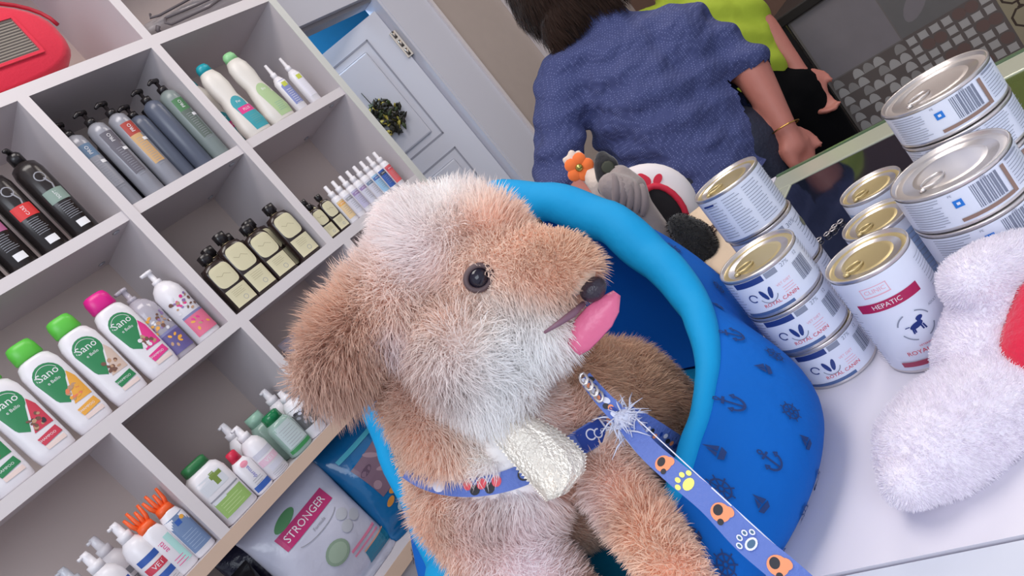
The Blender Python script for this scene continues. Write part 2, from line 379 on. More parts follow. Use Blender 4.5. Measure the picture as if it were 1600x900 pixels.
b.box(x1 - .075, x1 - .008, y0, y1, CT - .03, CT, FR, .002); b.box(x0, x1 - .076, y1 - .046, y1, CT - .03, CT, FR, .002); b.box(x0, x1 - .076, y0, y0 + .04, CT - .03, CT, FR, .002)
b.box(x0, x0 + .012, y0 + .041, y1 - .047, CT - .03, CT, FR); o = b.build('frame', gd); o.location = (-.97, -.2, -CT)
b = MB(); b.box(x1 - .007, x1, y0, y1, CT - .03, CT + .002, mat('glass_edge_green', (92, 116, 88), .1)); o = b.build('glass_edge', gd); o.location = (-.97, -.2, -CT)
b = MB(); b.box(x0 + .0125, x1 - .0755, .235, y1 - .0465, CT - .02, CT - .002, mat('dark_glass', (26, 30, 44), .06)); o = b.build('dark_glass_panel', gd); o.location = (-.97, -.2, -CT)
b = MB(); b.box(x0 + .0125, x1 - .0755, y0 + .0405, .234, CT - .02, CT - .002, mat('olive_panel', (76, 92, 40), .25, noise=.06)); o = b.build('olive_green_panel', gd); o.location = (-.97, -.2, -CT)
# tiled counter across the shop
BX = 2.2
bar = thing('tiled_counter', 'second counter across the shop, its front clad in patchwork patterned tiles', 'counter', (BX, 0, 0))
ZT = CZ - .292
TD = mat('bar_dark', (34, 28, 27), .5); TG = mat('tile_grey', (132, 124, 126), .45, noise=.08)
b = MB(); b.box(BX + .01, BX + .6, -1.5, .735, 0, ZT - .002, TD); o = b.build('carcass', bar); o.location = (-BX, 0, 0)
b = MB(); b.box(BX - .02, BX + .63, -1.52, .765, ZT - .001, ZT + .03, TD, .004); o = b.build('dark_worktop', bar); o.location = (-BX, 0, 0)
TL = mat('tile_light', (176, 170, 166), .4); TB = mat('tile_brown_grey', (104, 94, 90), .4); TC = mat('tile_cream', (158, 146, 120), .4); TDK = mat('tile_dark_line', (70, 56, 48), .4)
TM = mat('tile_mid', (112, 108, 106), .45, noise=.1); TR = mat('tile_russet', (112, 90, 84), .4)
b = MB(); b.box(BX, BX + .0095, -1.5, .715, 0, ZT - .002, mat('grout', (120, 112, 108), .8))
pr = Print(b, lambda u, v: ((BX, .71 - u, v), (-1, 0, 0)), .0005)
TS = .218
def hexa(u, v, r, m): pr.put([(u + r * math.cos(k * math.pi / 3), v + r * math.sin(k * math.pi / 3)) for k in range(6)], [tuple(range(6))], m)
def tile(i, j, kind):
    u0 = i * TS; v0 = ZT - .005 - (j + 1) * TS; s = TS - .004; pr.k = 0
    bg = {'plain': TG, 'scale': TB, 'star': TL, 'quatre': TC, 'leaf': TM}[kind]
    pr.rect(u0 + TS / 2, v0 + TS / 2, s, s, bg, nx=1, ny=1)
    if kind == 'scale':
        n = 7; c = s / n
        for a in range(n):
            for e in range(n * 1):
                uu = u0 + .002 + (a + .5) * c; vv = v0 + .002 + (e + .5) * c; pr.k = 2
                if (a + 2 * e) % 4 == 1: hexa(uu, vv, c * .5, TB)
                else: pr.put([(uu + c * .49 * math.cos(math.pi * k / 8), vv - c * .45 + c * .90 * math.sin(math.pi * k / 8)) for k in range(9)], [tuple(range(9))], TL if (a + e) % 3 else mat('tile_light2', (150, 144, 140), .4))
    if kind == 'star':
        n = 7; c = s / n
        for a in range(n + 1):
            pr.k = 2; pr.rect(u0 + .002 + a * c, v0 + TS / 2, c * .3, s, TB, nx=1, ny=1); pr.k = 3; pr.rect(u0 + TS / 2, v0 + .002 + a * c, s, c * .3, TB, nx=1, ny=1)
        for a in range(n):
            for e in range(n):
                uu = u0 + .002 + (a + .5) * c; vv = v0 + .002 + (e + .5) * c; pr.k = 4
                if (a * 3 + e * 5) % 7 in (0, 3) : pr.ell(uu, vv, c * .52, c * .52, TR, seg=14, rings=1)
                else:
                    pr.put([(uu + c * (.55 if k % 2 == 0 else .2) * math.cos(k * math.pi / 4 + math.pi / 4), vv + c * (.55 if k % 2 == 0 else .2) * math.sin(k * math.pi / 4 + math.pi / 4)) for k in range(8)], [tuple(range(8))], TL)
    if kind == 'quatre':
        n = 3; c = s / n
        for a in range(n):
            for e in range(n):
                uu = u0 + .002 + (a + .5) * c; vv = v0 + .002 + (e + .5) * c; pr.k = 2
                pr.line([(uu + c * .40 * math.cos(k * math.pi / 4 + .39), vv + c * .40 * math.sin(k * math.pi / 4 + .39)) for k in range(8)], c * .08, TDK, True)
                pr.rect(uu + c / 2, vv, c * .22, c * .07, TDK, nx=1, ny=1); pr.rect(uu, vv + c / 2, c * .07, c * .22, TDK, nx=1, ny=1)
                pr.ell(uu + c * .4, vv, c * .07, c * .1, TDK, seg=8, rings=1); pr.ell(uu, vv + c * .4, c * .1, c * .07, TDK, seg=8, rings=1)
    if kind == 'leaf':
        for k in range(4):
            a = math.pi / 4 + k * math.pi / 2; pr.k = 2
            pr.ell(u0 + TS / 2 + .055 * math.cos(a), v0 + TS / 2 + .055 * math.sin(a), .05, .024, TB if k % 2 else TG, a, 16, 1)
pat = {(0, 0): 'plain', (1, 0): 'leaf', (2, 0): 'star', (3, 0): 'quatre', (0, 1): 'scale', (1, 1): 'star', (2, 1): 'quatre', (3, 1): 'leaf', (0, 2): 'star', (1, 2): 'plain', (2, 2): 'scale', (3, 2): 'star'}
for i in range(7):
    for j in range(4): tile(i, j, pat.get((i, j)) or ['quatre', 'star', 'plain', 'scale', 'leaf'][(i * 2 + j * 3) % 5])
o = b.build('tile_front', bar); o.location = (-BX, 0, 0)
b = MB(); b.box(BX - .004, BX + .01, .716, .736, 0, ZT - .002, TD); b.box(BX - .006, BX - .004, .716, .720, 0, ZT - .002, mat('metal_trim', (170, 160, 150), .3, 1)); o = b.build('corner_trim', bar); o.location = (-BX, 0, 0)
# ------------------------------------------------------------------ goods on the shelves
PW = mat('bottle_white', (232, 228, 232), .3); PWD = mat('bottle_ivory', (226, 220, 212), .35)
GREEN = mat('cap_green', (96, 196, 70), .35); PINK = mat('cap_magenta', (222, 30, 138), .35); TEAL = mat('cap_teal', (30, 158, 172), .35)
DG = mat('print_green', (46, 132, 82), .5); INK = mat('print_dark', (60, 54, 60), .5); GREY = mat('print_grey', (150, 150, 158), .5); WINK = mat('print_white', (232, 230, 232), .5)
BLACK = mat('plastic_black', (34, 30, 32), .25); CREAM = mat('label_cream', (214, 206, 172), .5); BLUEP = mat('print_blue', (52, 92, 170), .5)
def goods(name, label, cat, x, zb, y, rows, bm_, parts, prints, group=None, rz=0, seg=32):
    t_ = thing(name, label, cat, (x, y, zb), rz, group)
    b = MB(); b.loft(rows, bm_, seg); b.build('bottle', t_)
    for nm, fn in parts:
        b = MB(); fn(b); b.build(nm, t_)
    if prints:
        b = MB(); prints(Print(b, front_of(rows), .0003)); b.build('label', t_)
    return t_
SH = [(0, .026, .016, 3), (.003, .030, .019, 3), (.02, .032, .020, 3), (.105, .0335, .020, 3), (.135, .0325, .019, 2.8), (.150, .0275, .0175, 2.5), (.1555, .021, .0155, 2.3)]
G1 = 'white shampoo bottles with flip caps'
Z3 = CZ + ZB['H3'] + .0125
def shampoo(x, cap, side, tagc, label, spots, ytext='Sano'):
    def capf(b): b.loft([(.1556, .0215, .0158, 2.4), (.158, .0240, .0175, 2.4), (.178, .0230, .0165, 2.4), (.187, .020, .0145, 2.4), (.189, .016, .011, 2.4)], cap)
    def pr(p):
        p.ell(-.003, .113, .0235, .024, DG); p.poly([(-.0265, .113), (.0200, .110), (-.008, .056), (-.022, .068)], DG)
        p.text(ytext, -.003, .117, .019, WINK); p.text('e Bello', -.003, .102, .008, WINK); p.arc(-.003, .113, .019, 20, 160, .0008, WINK)
        p.poly([(.0205, .106), (.0262, .090), (.0262, .050), (-.006, .050)], side)
        for k in range(16): p.ell(random.uniform(-.004, .018), random.uniform(.055, .078), random.uniform(.002, .005), random.uniform(.002, .004), spots[k % len(spots)], random.random() * 3, 8, 1)
        p.rect(.007, .034, .034, .015, tagc, .12); p.rect(.007, .020, .032, .008, mat('tag_pale', (236, 214, 206), .5)); p.text('SHAMPOO', .003, .034, .006, WINK)
    return goods('shampoo_bottle', label, 'shampoo bottle', x, Z3, YS + .03, SH, PW, [('cap', capf)], pr, G1)
BRN = mat('print_brown', (120, 84, 70), .6); TAN = mat('print_tan', (190, 150, 120), .6); ORG = mat('print_orange', (236, 170, 70), .5); REDP = mat('print_red', (206, 64, 84), .5)
PKP = mat('print_pink', (228, 60, 140), .5); BEI = mat('print_beige', (214, 190, 176), .5)
shampoo(.447, PINK, PKP, PKP, 'white shampoo bottle with magenta cap, rightmost of the flip cap row', [BRN, TAN, PW])
shampoo(.375, GREEN, BEI, DG, 'green-capped white shampoo bottle next to the magenta-capped one', [BRN, BRN, TAN])
shampoo(.302, GREEN, ORG, ORG, 'green-capped white shampoo bottle with an orange and yellow label', [mat('p_or', (232, 130, 90), .5), ORG, TAN])
shampoo(.230, GREEN, REDP, REDP, 'green-capped white shampoo bottle with a red label and dogs', [BRN, INK, TAN])
shampoo(.158, GREEN, DG, DG, 'green-capped white shampoo bottle with a green tag at the left photo edge', [DG, BRN, PW])
# dome shouldered conditioners
BL = [(0, .024, .024, 2), (.003, .027, .027, 2), (.085, .027, .027, 2), (.100, .0285, .0285, 2), (.118, .027, .027, 2), (.132, .020, .020, 2), (.140, .011, .011, 2)]
def dome(x, y, c1, c2, label, body):
    def head(b): b.loft([(.1401, .0095, .0095, 2), (.148, .0095, .0095, 2), (.149, .0055, .0055, 2), (.165, .0055, .0055, 2), (.166, .008, .008, 2), (.172, .008, .008, 2)], body, 20); b.tube([(0, 0, .169), (-.018, -.004, .168)], [.005, .0035], body)
    def pr(p):
        for k in range(26): p.ell(random.uniform(-.02, .02), random.uniform(.062, .098), random.uniform(.002, .0045), random.uniform(.002, .004), [BRN, TAN, c1, PW, mat('p_mauve', (150, 120, 170), .5)][k % 5], random.random() * 3, 8, 1)
        p.rect(0, .034, .042, .04, c2, nx=12); p.rect(0, .055, .042, .005, mat('p_violet', (130, 128, 170), .5), nx=12)
        for k in range(8): p.ell(random.uniform(-.012, .012), random.uniform(.024, .046), .004, .0024, [ORG, c1, TAN][k % 3], random.random() * 3, 8, 1)
        p.rect(0, .014, .042, .008, mat('p_plum', (96, 86, 140), .5) if c1 is ORG else c2, nx=12)
    return goods('conditioner_bottle', label, 'bottle', x, Z3, y, BL, body, [('pump', head)], pr, 'dome shouldered pet bottles')
dome(.553, YS + .034, PKP, mat('p_rose', (222, 110, 140), .5), 'round white pump bottle with pink label against the divider', PW)
dome(.498, YS + .045, ORG, mat('p_plum', (96, 86, 140), .5), 'round grey pump bottle with orange and purple label beside the magenta cap', mat('bottle_clear_grey', (176, 170, 180), .15))
# tall black bottles
TBK = [(0, .024, .024, 2), (.003, .0265, .0265, 2), (.145, .0265, .0265, 2), (.160, .023, .023, 2), (.168, .012, .012, 2)]
Z2 = CZ + ZB['H2'] + .0115
def black(x, acc, txt, label):
    def cap(b): b.loft([(.1681, .013, .013, 2), (.186, .013, .013, 2), (.190, .010, .010, 2)], BLACK, 20); b.tube([(0, 0, .192), (-.006, -.012, .196), (-.014, -.020, .193)], [.006, .005, .003], BLACK)
    def pr(p):
        p.arc(0, .125, .009, 0, 360, .002, GREY); p.line([(.003, .12), (.008, .105), (.004, .092)], .003, GREY)
        p.rect(0, .083, .036, .026, acc, nx=12); p.text(txt, 0, .083, .008, WINK, math.pi / 2); p.lines(0, .064, .024, 8, .0042, GREY, .0009); p.rect(0, .018, .019, .014, WINK)
    goods('black_shampoo_bottle', label, 'shampoo bottle', x, Z2, YS + .034, TBK, mat('bottle_black', (40, 34, 34), .22), [('pump', cap)], pr, 'tall black bottles on the left cell')
black(.523, mat('acc_green', (132, 152, 142), .5), 'SOFT', 'tall black bottle with a grey-green label, nearest the divider')
black(.462, mat('acc_red', (214, 46, 48), .5), 'CARE', 'tall black bottle with a bright red label')
black(.402, mat('acc_pink', (176, 96, 140), .5), 'SILK', 'tall black bottle with a pink-purple label')
black(.342, mat('acc_brown', (80, 60, 56), .5), 'DEEP', 'tall black bottle with a brown label at the left photo edge')
# slim grey pump bottles
GP = [(0, .019, .019, 2), (.003, .021, .021, 2), (.155, .021, .021, 2), (.170, .019, .019, 2), (.178, .010, .010, 2)]
def pump(x, y, body, acc, label, s=1.0, tagged=True):
    rows = [(z * s, a, c, n) for z, a, c, n in GP]
    def cap(b): b.loft([(.1781 * s, .0105, .0105, 2), (.190 * s, .0105, .0105, 2), (.191 * s, .004, .004, 2), (.205 * s, .004, .004, 2)], BLACK, 16); b.tube([(.006, 0, .207 * s), (-.010, -.004, .209 * s), (-.022, -.008, .203 * s)], [.006, .005, .003], BLACK)
    def pr(p):
        p.rect(0, .135 * s, .026, .03, acc[0], nx=10); p.rect(-.002, .085 * s, .022, .07 * s, acc[1], nx=10, skew=-.02); p.lines(-.001, .11 * s, .014, 14, .005, GREY, .0009); p.rect(.008, .105 * s, .010, .007, WINK)
        p.text('PRO', 0, .135 * s, .010, WINK, math.pi / 2)
    goods('grey_pump_bottle', label, 'pump bottle', x, Z2, y, rows, body, [('pump', cap)], pr if tagged else None, 'slim pump bottles in the upper middle cell')
GB = mat('bottle_grey', (150, 150, 158), .25, .1); GBD = mat('bottle_slate', (88, 94, 110), .3); GBG = mat('bottle_sage', (128, 138, 136), .3)
BDK = mat('print_slate', (96, 92, 102), .5); BLT = mat('print_bluegrey', (96, 122, 150), .5)
pump(.634, YS + .045, GB, (BLT, GB), 'grey pump bottle with a blue label beside the left divider')
pump(.681, YS + .034, GB, (BDK, BDK), 'grey pump bottle with a dark grey label, second in the row')
pump(.728, YS + .034, GB, (mat('acc_rust', (170, 60, 50), .5), mat('acc_sand', (200, 160, 110), .5)), 'grey pump bottle with a red and tan label')
pump(.772, YS + .055, GBD, (GBD, GBD), 'slim dark slate bottle standing right of the red-labelled pump', .92, False)
pump(.812, YS + .040, GBD, (GBD, mat('b_slate2', (70, 78, 96), .4)), 'blue-grey pump bottle between the slate and the green-labelled ones', .98, False)
pump(.855, YS + .034, GBG, (mat('acc_leaf', (70, 120, 76), .5), mat('acc_moss', (88, 100, 92), .5)), 'sage grey pump bottle with a green label by the right divider')
# back row, half seen
for x, lab in ((.655, 'dark bottle standing behind the two leftmost grey pumps'), (.705, 'dark bottle behind the red-labelled pump bottle'), (.835, 'dark bottle behind the green-labelled pump bottle')):
    goods('dark_bottle', lab, 'bottle', x, Z2, YS + .11, [(0, .02, .02, 2), (.15, .021, .021, 2), (.165, .012, .012, 2)], mat('bottle_charcoal', (60, 56, 64), .3), [('cap', lambda b: b.loft([(.1651, .011, .011, 2), (.19, .011, .011, 2)], BLACK, 16))], None, 'dark bottles behind the pumps')
# flat black bottles with cream labels
FB = [(0, .0275, .013, 4), (.003, .0292, .015, 4), (.100, .0292, .015, 4), (.112, .026, .014, 3), (.116, .010, .010, 2)]
def flat(x, y, s, label, name='cream_label_bottle', group='black bottles with cream labels in the middle cell', z=Z3, k=1.0):
    rows = [(q * s, a * k, c * k, n) for q, a, c, n in FB]
    def cap(b):
        b.loft([(.1161 * s, .011 * k, .009 * k, 2), (.120 * s, .011 * k, .009 * k, 2), (.121 * s, .013 * k, .011 * k, 3), (.139 * s, .013 * k, .011 * k, 3), (.140 * s, .011 * k, .009 * k, 3)], BLACK, 20)
    def ring(b): b.loft([(.1145 * s, .0125 * k, .0105 * k, 2), (.1160 * s, .0125 * k, .0105 * k, 2)], mat('gold_ring', (206, 190, 150), .25, 1), 20)
    def pr(p):
        p.ell(0, .080 * s, .0250 * k, .026 * s, CREAM, 0, 28, 4, 4); p.rect(0, .028 * s, .049 * k, .042 * s, CREAM, nx=10)
        p.line([(-.015 * k, .086 * s), (-.006 * k, .080 * s), (.002 * k, .084 * s), (.014 * k, .076 * s)], .0012, mat('label_fold', (170, 160, 128), .5)); p.arc(.004 * k, .018 * s, .005 * k, 0, 360, .001, GREY); p.lines(0, .042 * s, .03 * k, 4, .004 * s, mat('label_fold'), .0007)
    goods(name, label, 'bottle', x, z, y, rows, mat('bottle_brown_black', (48, 36, 34), .2), [('cap', cap), ('neck_ring', ring)], pr, group)
flat(.655, YS + .026, .98, 'black bottle with cream label, leftmost in the middle cell beside the divider')
flat(.712, YS + .026, 1.12, 'tall black bottle with cream label, second from the left divider')
flat(.772, YS + .026, 1.0, 'black bottle with cream label, third in the middle cell')
flat(.848, YS + .026, 1.06, 'black bottle with cream label, by the right divider of the middle cell')
for x, lab in ((.690, 'black bottle half hidden behind the two left cream-labelled ones'), (.742, 'black bottle behind the middle pair of cream-labelled ones'), (.806, 'black bottle showing between the right two cream-labelled ones')):
    flat(x, YS + .065, 1.08, lab)
# mini bottles and sprays, upper shelf H3, right cell
flat(.930, YS + .022, .70, 'small black bottle with cream label, leftmost in the right cell', 'small_cream_label_bottle', 'small cream label bottles', Z3, .58)
flat(.966, YS + .022, .74, 'small black bottle with cream label beside the orange-labelled spray', 'small_cream_label_bottle', 'small cream label bottles', Z3, .58)
flat(.948, YS + .055, .84, 'small black bottle standing behind the two small cream-labelled ones', 'small_cream_label_bottle', 'small cream label bottles', Z3, .58)
MS = [(0, .0115, .0115, 2), (.002, .0128, .0128, 2), (.068, .0128, .0128, 2), (.075, .010, .010, 2)]
def mini(x, c, label):
    def sp(b): b.loft([(.0751, .0085, .0085, 2), (.089, .0085, .0085, 2), (.090, .005, .005, 2), (.108, .0048, .0048, 2), (.109, .003, .003, 2)], PW, 16)
    def pr(p): p.rect(0, .036, .022, .05, c[0], nx=10); p.rect(0, .052, .021, .008, c[1], nx=10); p.lines(0, .042, .013, 5, .005, GREY, .0008); p.text('SPRAY', 0, .052, .005, WINK)
    goods('mini_spray_bottle', label, 'spray bottle', x, Z3, YS + .018, MS, PW, [('spray_cap', sp)], pr, 'mini spray bottles on the right cell', seg=20)
CW = mat('label_pale', (206, 204, 216), .5)
for k, (c, lab) in enumerate([((mat('l_or', (226, 196, 150), .5), ORG), 'orange and white label, leftmost spray'), ((CW, GREY), 'plain pale label, second spray'), ((mat('l_lil', (186, 180, 206), .5), mat('p_mauve', (150, 120, 170), .5)), 'lilac label, third spray'),
        ((CW, mat('p_mauve')), 'pale label with a mauve band, fourth spray'), ((CW, BLT), 'pale label with a grey-blue band, fifth spray'), ((mat('l_bl', (150, 190, 220), .5), BLUEP), 'light blue label, sixth spray'), ((BLUEP, INK), 'deep blue label next to the red-labelled spray'), ((mat('l_rd', (222, 96, 98), .5), REDP), 'red label at the right end of the spray row')]):
    mini(.999 + k * .0268, c, 'mini white spray bottle with ' + lab)
# shapely lotion bottles in the upper right cell
LB = [(0, .030, .018, 2.6), (.004, .034, .020, 2.6), (.03, .036, .021, 2.6), (.085, .027, .020, 2.4), (.105, .0235, .019, 2.2), (.135, .028, .020, 2.2), (.160, .026, .018, 2.2), (.176, .018, .014, 2.2)]
def lotion(x, y, cap_m, c1, c2, label, tx):
    def cap(b): b.loft([(.1761, .0175, .0135, 2.2), (.190, .0165, .0125, 2.2), (.1965, .012, .010, 2.2)], cap_m, 24)
    def pr(p):
        p.rect(.008, .040, .044, .062, c1, nx=12, skew=-.10); p.ell(.000, .078, .018, .022, c1)
        if c2: p.rect(.006, .062, .040, .017, c2, nx=12); p.text('PLUS', .006, .062, .009, WINK)
        p.text(tx, .001, .084, .009, WINK); p.lines(.010, .042, .026, 5, .005, mat('p_soft', (120, 170, 160), .5), .0008)
    goods('lotion_bottle', label, 'lotion bottle', x, Z2, y, LB, PWD, [('cap', cap)], pr, 'waisted lotion bottles in the upper right cell')
lotion(.968, YS + .030, TEAL, mat('lb_teal', (60, 160, 172), .5), PKP, 'waisted ivory bottle with teal cap and teal and pink label, in front', 'Pet')
lotion(.947, YS + .085, TEAL, mat('lb_teal'), PKP, 'teal-capped ivory bottle half hidden behind the front teal-capped one', 'Pet')
lotion(1.047, YS + .030, mat('cap_mint', (150, 210, 150), .4), mat('lb_sage', (176, 200, 150), .5), None, 'waisted ivory bottle with mint cap and pale green label', 'Bio')
TU = [(0, .013, .010, 3), (.003, .0155, .0125, 3), (.082, .0155, .0125, 2.5), (.095, .009, .009, 2)]
def tubeb(x, c, label):
    def sp(b): b.loft([(.0951, .0075, .0075, 2), (.108, .0075, .0075, 2), (.109, .005, .005, 2), (.134, .0035, .0035, 2)], PW, 16)
    def pr(p): p.rect(0, .05, .024, .068, c, nx=10); p.rect(0, .072, .014, .012, mat('p_lime', (200, 206, 80), .5)); p.lines(0, .056, .016, 8, .0055, WINK, .001)
    goods('slim_drop_bottle', label, 'bottle', x, Z2, YS + .024, TU, PW, [('nozzle', sp)], pr, 'slim drop bottles beside the mint-capped one')
tubeb(1.108, mat('l_periw', (132, 140, 190), .5), 'slim white nozzle bottle with blue-violet label next to the pale green one')
tubeb(1.158, mat('l_white2', (226, 222, 232), .5), 'slim plain white nozzle bottle near the end panel')
# ---------------------------------------------------------------- lower shelf (wood edged)
Z4 = CZ + ZB['H4'] + .0135
SPR = [(0, .022, .022, 2), (.003, .0245, .0245, 2), (.085, .0245, .0245, 2), (.100, .020, .020, 2), (.110, .012, .012, 2)]
def spray(x, y, label, c1, c2, s=1.0, head_m=None, txt='PET', group='white spray bottles on the lower shelf'):
    rows = [(z * s, a, c, n) for z, a, c, n in SPR]; hm = head_m or PW
    def sp(b):
        b.loft([(.1101 * s, .0125, .0125, 2), (.124 * s, .0125, .0125, 2), (.125 * s, .008, .008, 2), (.140 * s, .0075, .0075, 2), (.148 * s, .006, .006, 2)], hm, 18); b.tube([(0, 0, .143 * s), (-.012, -.006, .144 * s)], .003, hm)
    def pr(p):
        p.rect(0, .066 * s, .040, .012, c1, nx=12); p.rect(0, .046 * s, .040, .014, c2, nx=12); p.rect(.004, .026 * s, .034, .012, c1, nx=12); p.text(txt, 0, .046 * s, .012, WINK, 0); p.lines(0, .014 * s, .03, 3, .004, GREY, .0007)
    return goods('white_spray_bottle', label, 'spray bottle', x, Z4, y, rows, PW, [('spray_head', sp)], pr, group)
spray(.208, YS + .035, 'white spray bottle with blue and red label below the grey cell wall', BLUEP, REDP, 1.0, None, 'VET')
spray(.150, YS + .035, 'white spray bottle with blue label nearest the bottom left corner', BLUEP, BLT, .98, None, 'DOG')
spray(.182, YS + .10, 'white spray bottle standing behind the blue and red labelled one', GREY, GREY, 1.02)
spray(.120, YS + .09, 'pale spray bottle behind the blue-labelled one in the bottom left corner', GREY, GREY, 1.0, mat('clear_cap', (206, 208, 216), .15))
# orange nozzle bottle
ON = [(0, .018, .014, 3), (.003, .020, .016, 3), (.085, .020, .016, 3), (.098, .016, .014, 2.4), (.103, .012, .012, 2)]
def nozzle_cap(b):
    OR = mat('nozzle_orange', (240, 96, 40), .4)
    b.loft([(.0975, .016, .013, 2.4), (.112, .014, .012, 2.4), (.114, .008, .008, 2)], OR, 20)
    for k, (dx, h) in enumerate(((-.014, .032), (-.005, .038), (.004, .030), (.013, .036))):
        b.tube([(dx * .6, 0, .108), (dx, 0, .122), (dx * 1.15, 0, .108 + h)], [.0045, .004, .0025], OR, 8)
def pr(p): p.text('anti', -.006, .06, .014, PKP, math.pi / 2); p.rect(.009, .045, .012, .06, mat('l_aqua', (176, 220, 214), .5)); p.lines(.0, .03, .02, 3, .006, PKP, .0012)
goods('comb_nozzle_bottle', 'white bottle with orange forked comb nozzle and pink writing, left one', 'bottle', .238, Z4, YS + .028, ON, PW, [('comb_nozzle', nozzle_cap)], pr, 'orange comb nozzle bottles')
def pr(p): p.rect(0, .05, .036, .075, mat('l_steel', (112, 134, 170), .5), nx=12); p.rect(-.002, .074, .010, .01, BLUEP); p.ell(.008, .078, .004, .004, ORG); p.lines(0, .05, .028, 6, .006, mat('l_steel2', (160, 176, 200), .5), .001)
goods('comb_nozzle_bottle', 'orange-nozzled bottle with a steel blue label beside the lower divider', 'bottle', .276, Z4, YS + .026, ON, PW, [('comb_nozzle', nozzle_cap)], pr, 'orange comb nozzle bottles')
# white jug
JG = [(0, .034, .024, 4), (.003, .037, .027, 4), (.092, .037, .027, 4), (.108, .033, .024, 3.4), (.116, .024, .018, 3)]
def jcap(b): b.loft([(.1161, .025, .019, 3), (.132, .024, .018, 3), (.134, .02, .015, 3)], mat('cap_forest', (44, 116, 66), .4), 24)
def pr(p):
    p.rect(-.004, .082, .05, .03, mat('l_g1', (214, 216, 222), .5)); p.rect(.004, .086, .010, .026, mat('l_olive', (124, 146, 70), .5)); p.rect(.008, .090, .024, .008, mat('l_olive')); p.rect(0, .056, .062, .003, GREY, nx=12)
    p.rect(0, .032, .060, .034, mat('l_lime', (150, 184, 104), .5), nx=12); p.rect(-.016, .050, .026, .006, mat('l_g1')); p.lines(0, .04, .045, 4, .006, mat('l_lime2', (190, 212, 150), .5), .0012)
goods('white_jug', 'squat white bottle with forest green cap and lime label', 'bottle', .363, Z4, YS + .034, JG, PW, [('cap', jcap)], pr)
RC = [(0, .017, .012, 3), (.003, .019, .014, 3), (.066, .0195, .014, 3), (.078, .013, .011, 2.4)]
def rcap(b): b.loft([(.0781, .0115, .0105, 2), (.098, .0105, .0095, 2), (.100, .008, .008, 2)], mat('cap_red', (214, 44, 74), .35), 20)
def pr(p): p.ell(0, .066, .008, .006, mat('l_pk', (236, 150, 170), .5)); p.text('derma', 0, .045, .011, mat('l_vio', (110, 110, 190), .5), math.pi / 2); p.rect(0, .012, .034, .012, BLUEP, nx=12); p.lines(.0, .03, .02, 3, .005, GREY, .0008)
goods('red_capped_bottle', 'small white bottle with red cap and blue base band', 'bottle', .420, Z4, YS + .022, RC, PW, [('cap', rcap)], pr)
PL = mat('l_palepink', (226, 190, 206), .5)
spray(.462, YS + .030, 'pale grey bottle with faint pink print just right of the red cap', CW, PL, .86, PW, 'VET', 'pale bottles by the red cap')
spray(.468, YS + .090, 'white bottle behind the pale grey one right of the red cap', CW, PL, .98, PW, 'VET', 'pale bottles by the red cap')
GC = [(0, .023, .018, 3), (.003, .026, .020, 3), (.012, .026, .020, 3), (.070, .026, .020, 3), (.082, .020, .018, 2.4)]
def gcap(b): b.loft([(.0821, .020, .018, 2), (.100, .019, .017, 2), (.103, .015, .014, 2)], mat('cap_deepgreen', (30, 120, 74), .12), 24)
def pr(p): p.rect(0, .045, .045, .052, mat('l_mist', (190, 202, 202), .5), nx=12); p.lines(0, .060, .036, 7, .006, GREY, .0008); p.rect(0, .012, .05, .008, mat('l_gline', (60, 140, 80), .5), nx=12)
goods('green_capped_bottle', 'squat bottle with glossy dark green cap and misty grey label', 'bottle', .526, Z4, YS + .026, GC, mat('bottle_mist', (150, 176, 166), .2), [('cap', gcap)], pr, 'green-capped squat bottles')
goods('green_capped_bottle', 'pale green-capped bottle behind the dark green-capped one', 'bottle', .521, Z4, YS + .085, [(z * 1.15, a, c, n) for z, a, c, n in GC], mat('bottle_mist'), [('cap', lambda b: b.loft([(.0945, .019, .017, 2), (.118, .018, .016, 2)], mat('cap_palegreen', (150, 190, 170), .3), 24))], None, 'green-capped squat bottles')
def pr(p):
    p.rect(0, .05, .042, .05, mat('l_char', (90, 88, 90), .5), nx=12)
    for k in range(14): p.ell(random.uniform(-.017, .017), random.uniform(.03, .07), .004, .003, [CW, GREY, INK][k % 3], random.random() * 3, 8, 1)
goods('white_dropper_bottle', 'white-topped bottle with a dark mottled label beside the second lower divider', 'bottle', .575, Z4, YS + .028, [(z * .85, a * .95, c * .95, n) for z, a, c, n in SPR], PW, [('cap', lambda b: b.loft([(.094, .012, .012, 2), (.105, .011, .011, 2), (.106, .007, .007, 2), (.118, .006, .006, 2)], PW, 16))], pr)
spray(.573, YS + .080, 'plain white spray bottle behind the mottled-label bottle', CW, CW, .95, PW, 'PET', 'pale bottles by the second lower divider')
